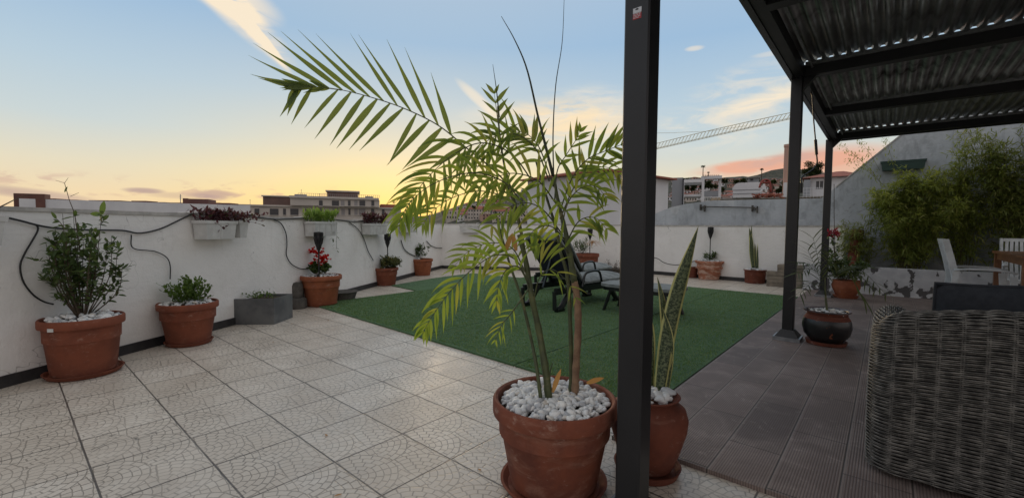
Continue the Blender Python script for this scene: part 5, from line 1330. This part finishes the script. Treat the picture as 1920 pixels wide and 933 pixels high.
# hill with the town on it
ridge = [(700, 412), (800, 404), (840, 392), (880, 378), (940, 368), (1000, 352), (1060, 345), (1140, 332), (1200, 330), (1262, 333), (1300, 331), (1340, 332), (1400, 329), (1450, 331), (1500, 332), (1560, 335), (1650, 338), (1900, 342)]
def ridge_y(px):
    for (a, ya), (b_, yb_) in zip(ridge, ridge[1:]):
        if a <= px <= b_: return ya+(yb_-ya)*(px-a)/(b_-a)
    return ridge[0][1] if px < 700 else ridge[-1][1]
D0, D1 = 150, 420
def hill_pt(px, u):                # u 0..1 foot to ridge
    ry = ridge_y(px); d = D0+(D1-D0)*u; p = atd(px, 0, d); hz = atd(px, ry, D1).z
    return Vector((p.x, p.y, GZ+(hz-GZ)*u**.9))
g = MB(); cols_, rws = 100, 16
for i in range(cols_+1):
    px = 700+(2300-700)*i/cols_
    for j in range(rws+1):
        q = hill_pt(px, j/rws); q.z += random.uniform(-.6, .6) if j else -.4; g.v.append(tuple(q))
    q = hill_pt(px, 1); q = q+Fh*300; q.z = GZ-1; g.v.append(tuple(q))
for i in range(cols_):
    for j in range(rws+1): a = i*(rws+2)+j; g.f.append((a, a+rws+2, a+rws+3, a+1))
structure(g.build('hill', 'fol_far', smooth='all'))
# distant ridge
g = MB(); rr_ = [(1380, 336), (1420, 328), (1447, 319), (1480, 314), (1530, 322), (1600, 330), (1700, 336)]
q = [atd(x, y, 1500) for x, y in rr_]; n_ = len(q)
for p in q: g.v.append(tuple(p))
for p in q: p2 = p-Fh*500; g.v.append((p2.x, p2.y, GZ))
for p in q: p2 = p+Fh*400; g.v.append((p2.x, p2.y, GZ))
for i in range(n_-1): g.f += [(n_+i, n_+i+1, i+1, i), (i, i+1, 2*n_+i+1, 2*n_+i)]
structure(g.build('distant_hill', 'fol_far', smooth='all'))
# houses scattered on the slope
rg = random.Random(12)
def px_u(px, py):                  # solve u for row py
    lo, hi = 0, 1
    for _ in range(30):
        m_ = (lo+hi)/2; v = hill_pt(px, m_)-CAM; y = 466.5-FP*v.dot(Uv)/v.dot(Fv)
        if y > py: lo = m_
        else: hi = m_
    return lo
def house(px, py, wpx, hpx, mat, label, grp, roof=True, rm='roofred', ang=0):
    u = px_u(px, py); p = hill_pt(px, u); d = depth(p); k = d/FP; w_ = wpx*k/2; h = hpx*k
    t = thing('hill_house', tuple(p), label, 'house', grp); rd_ = p-CAM; rd_.z = 0; rd_.normalize(); dy_ = Matrix.Rotation(ang, 3, 'Z') @ rd_; dx_ = Vector((dy_.y, -dy_.x, 0)); dp = max(4, w_*.8)
    c = [p-dx_*w_, p+dx_*w_, p+dx_*w_+dy_*dp*2, p-dx_*w_+dy_*dp*2]
    g = MB(); g.prism([(v.x, v.y) for v in c], p.z-6, p.z+h); g.build('wall', mat, t)
    if roof:
        g = MB(); e = .5; cc = p+dy_*dp; zr_ = p.z+h+h*.35
        c2 = [p-dx_*(w_+e)-dy_*e, p+dx_*(w_+e)-dy_*e, p+dx_*(w_+e)+dy_*(2*dp+e), p-dx_*(w_+e)+dy_*(2*dp+e)]
        n = len(g.v); g.v += [(v.x, v.y, p.z+h+.01) for v in c2]; r1 = cc-dx_*w_*.4; r2 = cc+dx_*w_*.4; g.v += [(r1.x, r1.y, zr_), (r2.x, r2.y, zr_)]
        g.f += [(0, 1, 5, 4), (1, 2, 5), (2, 3, 4, 5), (3, 0, 4), (3, 2, 1, 0)]; g.build('roof', rm, t)
    nwin = max(2, int(wpx/5)); fl_ = max(1, int(hpx/6))
    for f in range(fl_):
        for i in range(nwin):
            x = -w_+2*w_*(i+.5)/nwin; z0 = p.z+h*(f+.3)/fl_; z1_ = p.z+h*(f+.78)/fl_; ww_ = w_/nwin*.42
            a, b_ = p+dx_*(x-ww_)-dy_*.08, p+dx_*(x+ww_)-dy_*.08
            g = MB(); g.prism([(a.x, a.y), (b_.x, b_.y), (b_.x+dy_.x*.07, b_.y+dy_.y*.07), (a.x+dy_.x*.07, a.y+dy_.y*.07)], z0, z1_); g.build('window', 'bglass', t)
    return t
for i in range(46):
    px = rg.uniform(842, 1118); ry = ridge_y(px); py = ry+(412-ry)*rg.random()**.9+3; s_ = .55+.8*((py-ry)/(412-ry)); m_ = rg.choice(['bwhite', 'bcream', 'bcream', 'bwhite', 'bpink'])
    house(px, py, rg.uniform(11, 22)*s_, rg.uniform(6, 9)*s_+2, m_, 'small house on the hillside town seen through the palm leaves', 'houses of the hillside town behind the palm', rg.random() < .7, ang=rg.uniform(-.5, .5))
for (x, y, w_, h_) in ((858, 412, 40, 17), (900, 412, 42, 20), (945, 414, 38, 18), (990, 414, 40, 19), (1030, 414, 36, 18)):
    house(x, y, w_, h_, 'bcream', 'larger cream block at the foot of the hillside town', 'cream blocks at the foot of the town', rg.random() < .5)
house(1098, 413, 66, 20, 'bpink', 'wide pinkish house between the palm and the tall white building', None, True)
for i in range(120):
    px = rg.uniform(1268, 1500); py = rg.uniform(338, 378); s_ = .8+.6*(py-340)/30
    house(px, py, rg.uniform(8, 15)*s_, rg.uniform(3.5, 6)*s_+1, rg.choice(['bwhite', 'bpink', 'bcream', 'bwhite']), 'tiny house on the slope above the construction yard', 'tiny houses on the slope above the yard', True, ang=rg.uniform(-.6, .6))
# trees
def tree(px, py, wpx, hpx, d, label, grp, seed, name='tree', leafn=900, ls=None):
    rg = random.Random(seed); random.seed(seed); base = gp(px, d); zb_ = ztop(base, py); base.z = zb_; k = d/FP; w_ = wpx*k/2; h = hpx*k
    t = thing(name, tuple(base), label, 'tree', grp); g = MB(); top = base+Vector((0, 0, h*.6))
    g.tube([base-Vector((0, 0, 5)), base.lerp(top, .5), top], [h*.05, h*.035, h*.015], 7)
    cl = []
    for i in range(13):
        a = rg.uniform(0, 6.28); c = base+Vector((math.cos(a)*w_*rg.uniform(.15, .7), math.sin(a)*w_*rg.uniform(.15, .7), h*rg.uniform(.45, .9))); cl.append((c, w_*rg.uniform(.28, .5)))
        g.tube([base+Vector((0, 0, h*.25)), c], [h*.02, h*.006], 5)
    g.build('trunk', 'bark', t); lf = MB(); ls = ls or w_*.13
    for i in range(leafn):
        c, r_ = rg.choice(cl); q = rv(1)
        while q.length > 1: q = rv(1)
        q = q*(.6+.4*rg.random()); p = c+Vector((q.x*r_, q.y*r_, q.z*r_*.75)); lf.leaf(p, rv(1), ls*rg.uniform(.6, 1.3), ls*.5, .2, seg=2)
    lf.build('crown', 'tree_far', t)
tree(1517, 345, 44, 42, 70, 'big dark round tree behind the red roofed house', None, 71, leafn=4500)
tree(1108, 418, 44, 26, 40, 'dark bushy tree left of the tall white building', None, 72)
tree(739, 384, 12, 9, 130, 'small tree on the skyline right of the apartment block', None, 73, leafn=300)
tree(832, 416, 22, 32, 60, 'dark shrubby tree left of the hillside town', None, 74, leafn=500)
rg2 = random.Random(2)
for i in range(34):
    px = 1262+i*6.3+rg2.uniform(-3, 3); tree(px, ridge_y(px)+3, rg2.uniform(9, 20), rg2.uniform(5, 11), 400, 'tree on the dark ridge line of the hill', 'trees along the ridge line', 100+i, leafn=260, ls=1.7)
for i in range(34):
    px = rg2.uniform(1282, 1470); tree(px, rg2.uniform(342, 362), rg2.uniform(9, 16), rg2.uniform(5, 8), 230, 'small dark tree among the houses on the slope', 'trees among the slope houses', 200+i, leafn=220, ls=1.3)
for i in range(20):
    px = rg2.uniform(850, 1110); ry = ridge_y(px); py = ry+(410-ry)*rg2.random(); tree(px, py+2, rg2.uniform(10, 18), rg2.uniform(7, 12), 260, 'small tree in the hillside town behind the palm', 'trees in the hillside town', 300+i, leafn=110, ls=1.0)
for (px, py, h_) in ((1318, 329, 20), (1428, 330, 15), (1328, 330, 8)):
    base = atd(px, py, 300); k = 300/FP; t = thing('palm_tree', tuple(base), {1318: 'tallest thin palm on the ridge above the white frame', 1428: 'thin palm on the ridge above the red machine', 1328: 'short palm on the ridge right of the tallest one'}[px], 'palm tree', 'palms on the ridge')
    top = base+Vector((0, 0, h_*k*.85)); MB().tube([base-Vector((0, 0, 3)), top], [.35, .25], 6).build('trunk', 'bark', t); g = MB()
    for i in range(42):
        a = rg2.uniform(0, 6.28); g.leaf(top, Vector((math.cos(a), math.sin(a), rg2.uniform(-.3, 1.2))), h_*k*.2+.5, .5, 1.6, seg=4)
    g.build('crown', 'tree_far', t)

# tall white house with red roof behind the near post
t = thing('tall_white_house', tuple(gp(1190, 26)+Vector((0, 0, GZ))), 'tall blank white house wall with a red tiled hip roof behind the near post', 'building')
a, b_ = gp(1134, 22), gp(1251, 25.5); zt = ztop(a, 322); dW = (b_-a).normalized(); nW = Vector((-dW.y, dW.x, 0)); 
if nW.dot(Fh) < 0: nW = -nW
# side face ends at px 1262
back_r = None
for s_ in range(1, 80):
    c = b_+nW*(s_*.1); v = c-CAM; x_ = 960+FP*v.dot(Rv)/v.dot(Fv)
    if x_ > 1261: back_r = s_*.1; break
dep_ = back_r or 6.0
dep_ = max(dep_, 2.5)
g = MB(); block(g, a, b_, GZ, zt, dep_); g.build('wall', 'bwhite', t)
g = MB(); e = .35; q = [a-dW*e-nW*e, b_+dW*e-nW*e, b_+dW*e+nW*(dep_+e), a-dW*e+nW*(dep_+e)]; m_ = (a+b_)/2+nW*dep_/2
g.v = [(v.x, v.y, zt+.01) for v in q]+[(v.x, v.y, zt+.10) for v in q]+[(m_.x-dW.x*1.2, m_.y-dW.y*1.2, zt+.52), (m_.x+dW.x*.6, m_.y+dW.y*.6, zt+.52)]
g.f = [(3, 2, 1, 0), (0, 1, 5, 4), (1, 2, 6, 5), (2, 3, 7, 6), (3, 0, 4, 7), (4, 5, 9, 8), (5, 6, 9), (6, 7, 8, 9), (7, 4, 8)]; g.build('roof', 'roofred', t)
for py0, py1 in ((340, 364), (372, 392)):
    z1_, z0 = ztop(b_+nW*dep_*.5, py0), ztop(b_+nW*dep_*.5, py1)
    for f in (.3, .62):
        p = b_+nW*dep_*f+dW*.01; g = MB(); q = [p, p+dW*.04, p+dW*.04+nW*dep_*.14, p+nW*dep_*.14]; g.prism([(v.x, v.y) for v in q], z0, z1_); g.build('window', 'bglass', t)
t = thing('grey_block', tuple(gp(1268, 30)+Vector((0, 0, GZ))), 'narrow grey block right against the tall white house', 'building')
g = MB(); block(g, *perp(1258, 1279, 29), GZ, ztop(gp(1268, 29), 333), 5); g.build('wall', 'bgrey', t)
g = MB(); block(g, *perp(1277.6, 1280.2, 28.7), GZ, ztop(gp(1278, 28.7), 334), .3); g.build('downpipe', 'bdark', t)

# unfinished concrete frame
t = thing('concrete_frame', tuple(gp(1320, 60)+Vector((0, 0, GZ))), 'pale open concrete frame of a house under construction', 'building')
def fb(x0, x1, y0, y1, d, th, nm, mat='bwhite', par=None):
    p = gp((x0+x1)/2, d); g = MB(); block(g, *perp(x0, x1, d), ztop(p, y1), ztop(p, y0), th); return g.build(nm, mat, par or t)
fb(1277, 1314, 336, 342, 60, 4, 'beam'); fb(1313.5, 1318.5, 331, 378, 59.5, 1, 'column'); fb(1345, 1350, 331, 374, 59.5, 1, 'column')
fb(1312, 1351, 329.5, 335, 59.2, .9, 'beam'); fb(1278, 1281, 342, 390, 60, 1, 'column'); fb(1280.5, 1313, 364, 368.5, 60.5, 3, 'beam'); fb(1318.5, 1345, 358, 368, 66, .4, 'wall', 'bgrey')
for i in range(9): fb(1315+i*3.6, 1316.6+i*3.6, 327.6, 329.4, 59.3, .5, 'roof_tooth', 'roofred')
t = thing('white_railing', tuple(gp(1330, 52)+Vector((0, 0, 0))), 'low white railing in front of the concrete frame', 'railing')
fb(1312, 1347, 369, 370.2, 52, .08, 'rail'); fb(1312, 1347, 376, 377, 52, .08, 'rail')
for i in range(12): fb(1312.4+i*3, 1313.2+i*3, 370.21, 375.9, 52, .06, 'baluster')
t = thing('beige_ledge', tuple(gp(1400, 45)), 'long beige ledge running behind the grey wall', 'wall')
fb(1330, 1545, 371.5, 390, 46, 3, 'ledge', 'beige'); fb(1330, 1545, 369.9, 371.4, 45.6, 3.6, 'coping', 'concrete')
t = thing('plywood_panels', tuple(gp(1340, 44)), 'stack of yellowish boards leaning near the white railing', 'boards')
for i in range(3): fb(1332+i*6, 1337+i*6, 371-i*.4, 381, 44.5, .2, 'board', 'beige')
# white tank
t = thing('white_tank', tuple(gp(1398, 40)), 'white rounded tank with dark straps behind the grey wall', 'tank')
d_ = 42; p = gp(1398, d_); z0, z1_ = ztop(p, 370), ztop(p, 342); a, b_ = perp(1372, 1425, d_); g = MB(); dd_ = (b_-a).normalized(); r_ = .55; prof_ = []
for i in range(7): q = math.pi/2*i/6; prof_.append((r_-r_*math.cos(q), z1_-r_+r_*math.sin(q)))
nr_ = (a+b_)/2-CAM; nr_.z = 0; nr_.normalize(); L_ = (b_-a).length; pts = [(0, z0)]+prof_+[(L_-.02, z1_), (L_, z1_-.05), (L_, z0)]; n_ = len(pts)
for off in (0, 2.2):
    for (u, z_) in pts: v = a+dd_*u+nr_*off; g.v.append((v.x, v.y, z_))
g.f = [tuple(range(n_)), tuple(range(2*n_-1, n_-1, -1))]+[(i, i+n_, (i+1) % n_+n_, (i+1) % n_) for i in range(n_)]; g.build('body', 'bwhite', t)
fb(1372.3, 1424, 355, 356, d_-.04, .03, 'strap', 'bgrey'); fb(1372.3, 1424, 362, 363, d_-.04, .03, 'strap', 'bgrey'); fb(1415, 1416, 343, 368, d_-.05, .03, 'ladder_rail', 'bgrey'); fb(1420, 1421, 343, 368, d_-.05, .03, 'ladder_rail', 'bgrey')
t = thing('hut', tuple(gp(1410, 70)), 'small grey hut with a dark opening behind the white tank', 'hut')
fb(1399, 1420, 333, 343, 70, 3, 'wall', 'bgrey'); fb(1397, 1422, 331.6, 333, 69.7, 4, 'roof', 'concrete'); fb(1404, 1409, 335, 338, 69.95, .04, 'window', 'bdark')
t = thing('red_machine', tuple(gp(1435, 38)), 'bright orange red construction machine with a lattice foot right of the tank', 'machine')
p = lambda x, y, d=38: atd(x, y, d)
g = MB(); g.tube(bez([p(1424, 352), p(1427, 342), p(1434, 337), p(1441, 338), p(1444, 345), p(1445, 360)], 14), .085, 8); g.bar(p(1430, 342), p(1441, 342), .14); g.build('arm', 'orange', t, smooth='all')
g = MB(); 
for x0, y0, x1, y1 in ((1427, 360, 1432, 345), (1437, 360, 1432, 345), (1428, 356, 1436, 350), (1436, 356, 1428, 350)): g.bar(p(x0, y0), p(x1, y1), .12)
g.build('lattice', 'bwhite', t); fb(1440, 1447, 344, 368, 38.5, 1, 'cab', 'bbrick')
t = thing('timber_pile', tuple(gp(1440, 36)), 'untidy orange pile of timber and formwork along the ledge', 'pile'); rg2 = random.Random(9); g = MB()
for i in range(60):
    x = rg2.uniform(1412, 1468); y = rg2.uniform(364, 370); g.bar(p(x, y, 36+rg2.uniform(0, 1)), p(x+rg2.uniform(-9, 9), y+rg2.uniform(-1, 1), 36+rg2.uniform(0, 1)), .09)
stuffpart(g.build('planks', 'roofred', t))
# chimney
t = thing('brick_chimney', tuple(gp(1470, 55)+Vector((0, 0, GZ))), 'tall slim pinkish chimney left of the middle pergola post', 'chimney')
q = gp(1471, 55); zc = ztop(q, 271); MB().lathe([(.42, GZ), (.36, zc-.35)], (q.x, q.y, 0), 20).build('shaft', 'bpink', t, smooth=True)
MB().lathe([(.36, zc-.349), (.42, zc-.33), (.42, zc), (0, zc)], (q.x, q.y, 0), 20).build('cap', 'bpink', t, smooth=True)
fb(1466, 1476, 342, 372, 54, .4, 'shaft_base', 'bwhite')
# red roofed house on the right
t = thing('red_roof_house', tuple(gp(1560, 48)+Vector((0, 0, GZ))), 'white house with a red hip roof between the pergola posts', 'house')
a, b_ = perp(1516, 1610, 46); zt = ztop(gp(1560, 48), 336); g = MB(); block(g, a, b_, GZ, zt, 7); g.build('wall', 'bwhite', t)
g = MB(); block(g, *perp(1504, 1516.2, 47), GZ, zt-.2, 5); g.build('side_wall', 'bgrey', t)
d_ = (b_-a).normalized(); n_ = Vector((-d_.y, d_.x, 0)); n_ = n_ if n_.dot(Fh) > 0 else -n_; e = .6; q = [a-d_*.8-n_*e, b_+d_*e-n_*e, b_+d_*e+n_*(7+e), a-d_*.8+n_*(7+e)]
m1 = a+d_*2.2+n_*3.5; m2 = b_-d_*1.4+n_*3.5; g = MB(); g.v = [(v.x, v.y, zt+.01) for v in q]+[(m1.x, m1.y, zt+.95), (m2.x, m2.y, zt+.95)]; g.f = [(3, 2, 1, 0), (0, 1, 5, 4), (1, 2, 5), (2, 3, 4, 5), (3, 0, 4)]; g.build('roof', 'roofred', t)
o = front(a, b_, 1527, 1540, zt-1.15, zt-.35, .06, .05).build('window', 'bglass', t); front(a, b_, 1533, 1534, zt-1.15, zt-.35, .08, .015).build('frame', 'bwhite', o)
t = thing('yard_fence', tuple(gp(1540, 40)), 'thin pale mesh fence in front of the red roofed house', 'fence')
for y in (352, 358, 364): fb(1503, 1543, y, y+.7, 40, .03, 'rail', 'bwhite')
for i in range(7): fb(1503+i*6.6, 1503.8+i*6.6, 351, 371, 40, .03, 'post', 'bwhite')

# crane jib
t = thing('tower_crane', tuple(gp(1225, 60)), 'pale lattice tower crane jib slanting across the sky right of the near post', 'crane')
a, b_ = atd(1190, 288, 75), atd(1500, 218, 62); g = MB(); N = 44; upv = Vector((0, 0, 1)); sd = (b_-a).normalized().cross(upv).normalized(); hgt = .95
def hj(i): u = i/N; return hgt*(.55+.45*math.sin(math.pi*min(1, u*.6+.2)))
prev = None
for i in range(N+1):
    c = a.lerp(b_, i/N); l, r_, tp = c-sd*.35, c+sd*.35, c+upv*hj(i)
    g.bar(l, r_, .035); 
    if prev:
        g.bar(prev[0], l, .07); g.bar(prev[1], r_, .07); g.bar(prev[2], tp, .08); g.bar(prev[0], tp, .035); g.bar(prev[1], tp, .035)
    prev = (l, r_, tp)
g.build('jib', 'cranep', t)
MB().tube([atd(1190, 250, 74), atd(1262, 249, 72), atd(1330, 246, 70), atd(1400, 236, 67)], .03, 4).build('stay_cable', 'cranep', t)
g = MB(); base = gp(1196, 74.7); g.tube([base+Vector((0, 0, GZ)), base+Vector((0, 0, ztop(base, 240)))], .6, 4); g.build('mast', 'cranep', t)
# thin reed crossing the left edge
tag(MB().tube(bez([onA(-30, 402, .05), onA(8, 384, .05), onA(35, 371, .05), onA(62, 364, .05)], 12), [.006-.0004*i for i in range(13)], 5).build('bent_reed', 'stem'), 'thin bent reed rising over the wall at the left edge', 'reed')
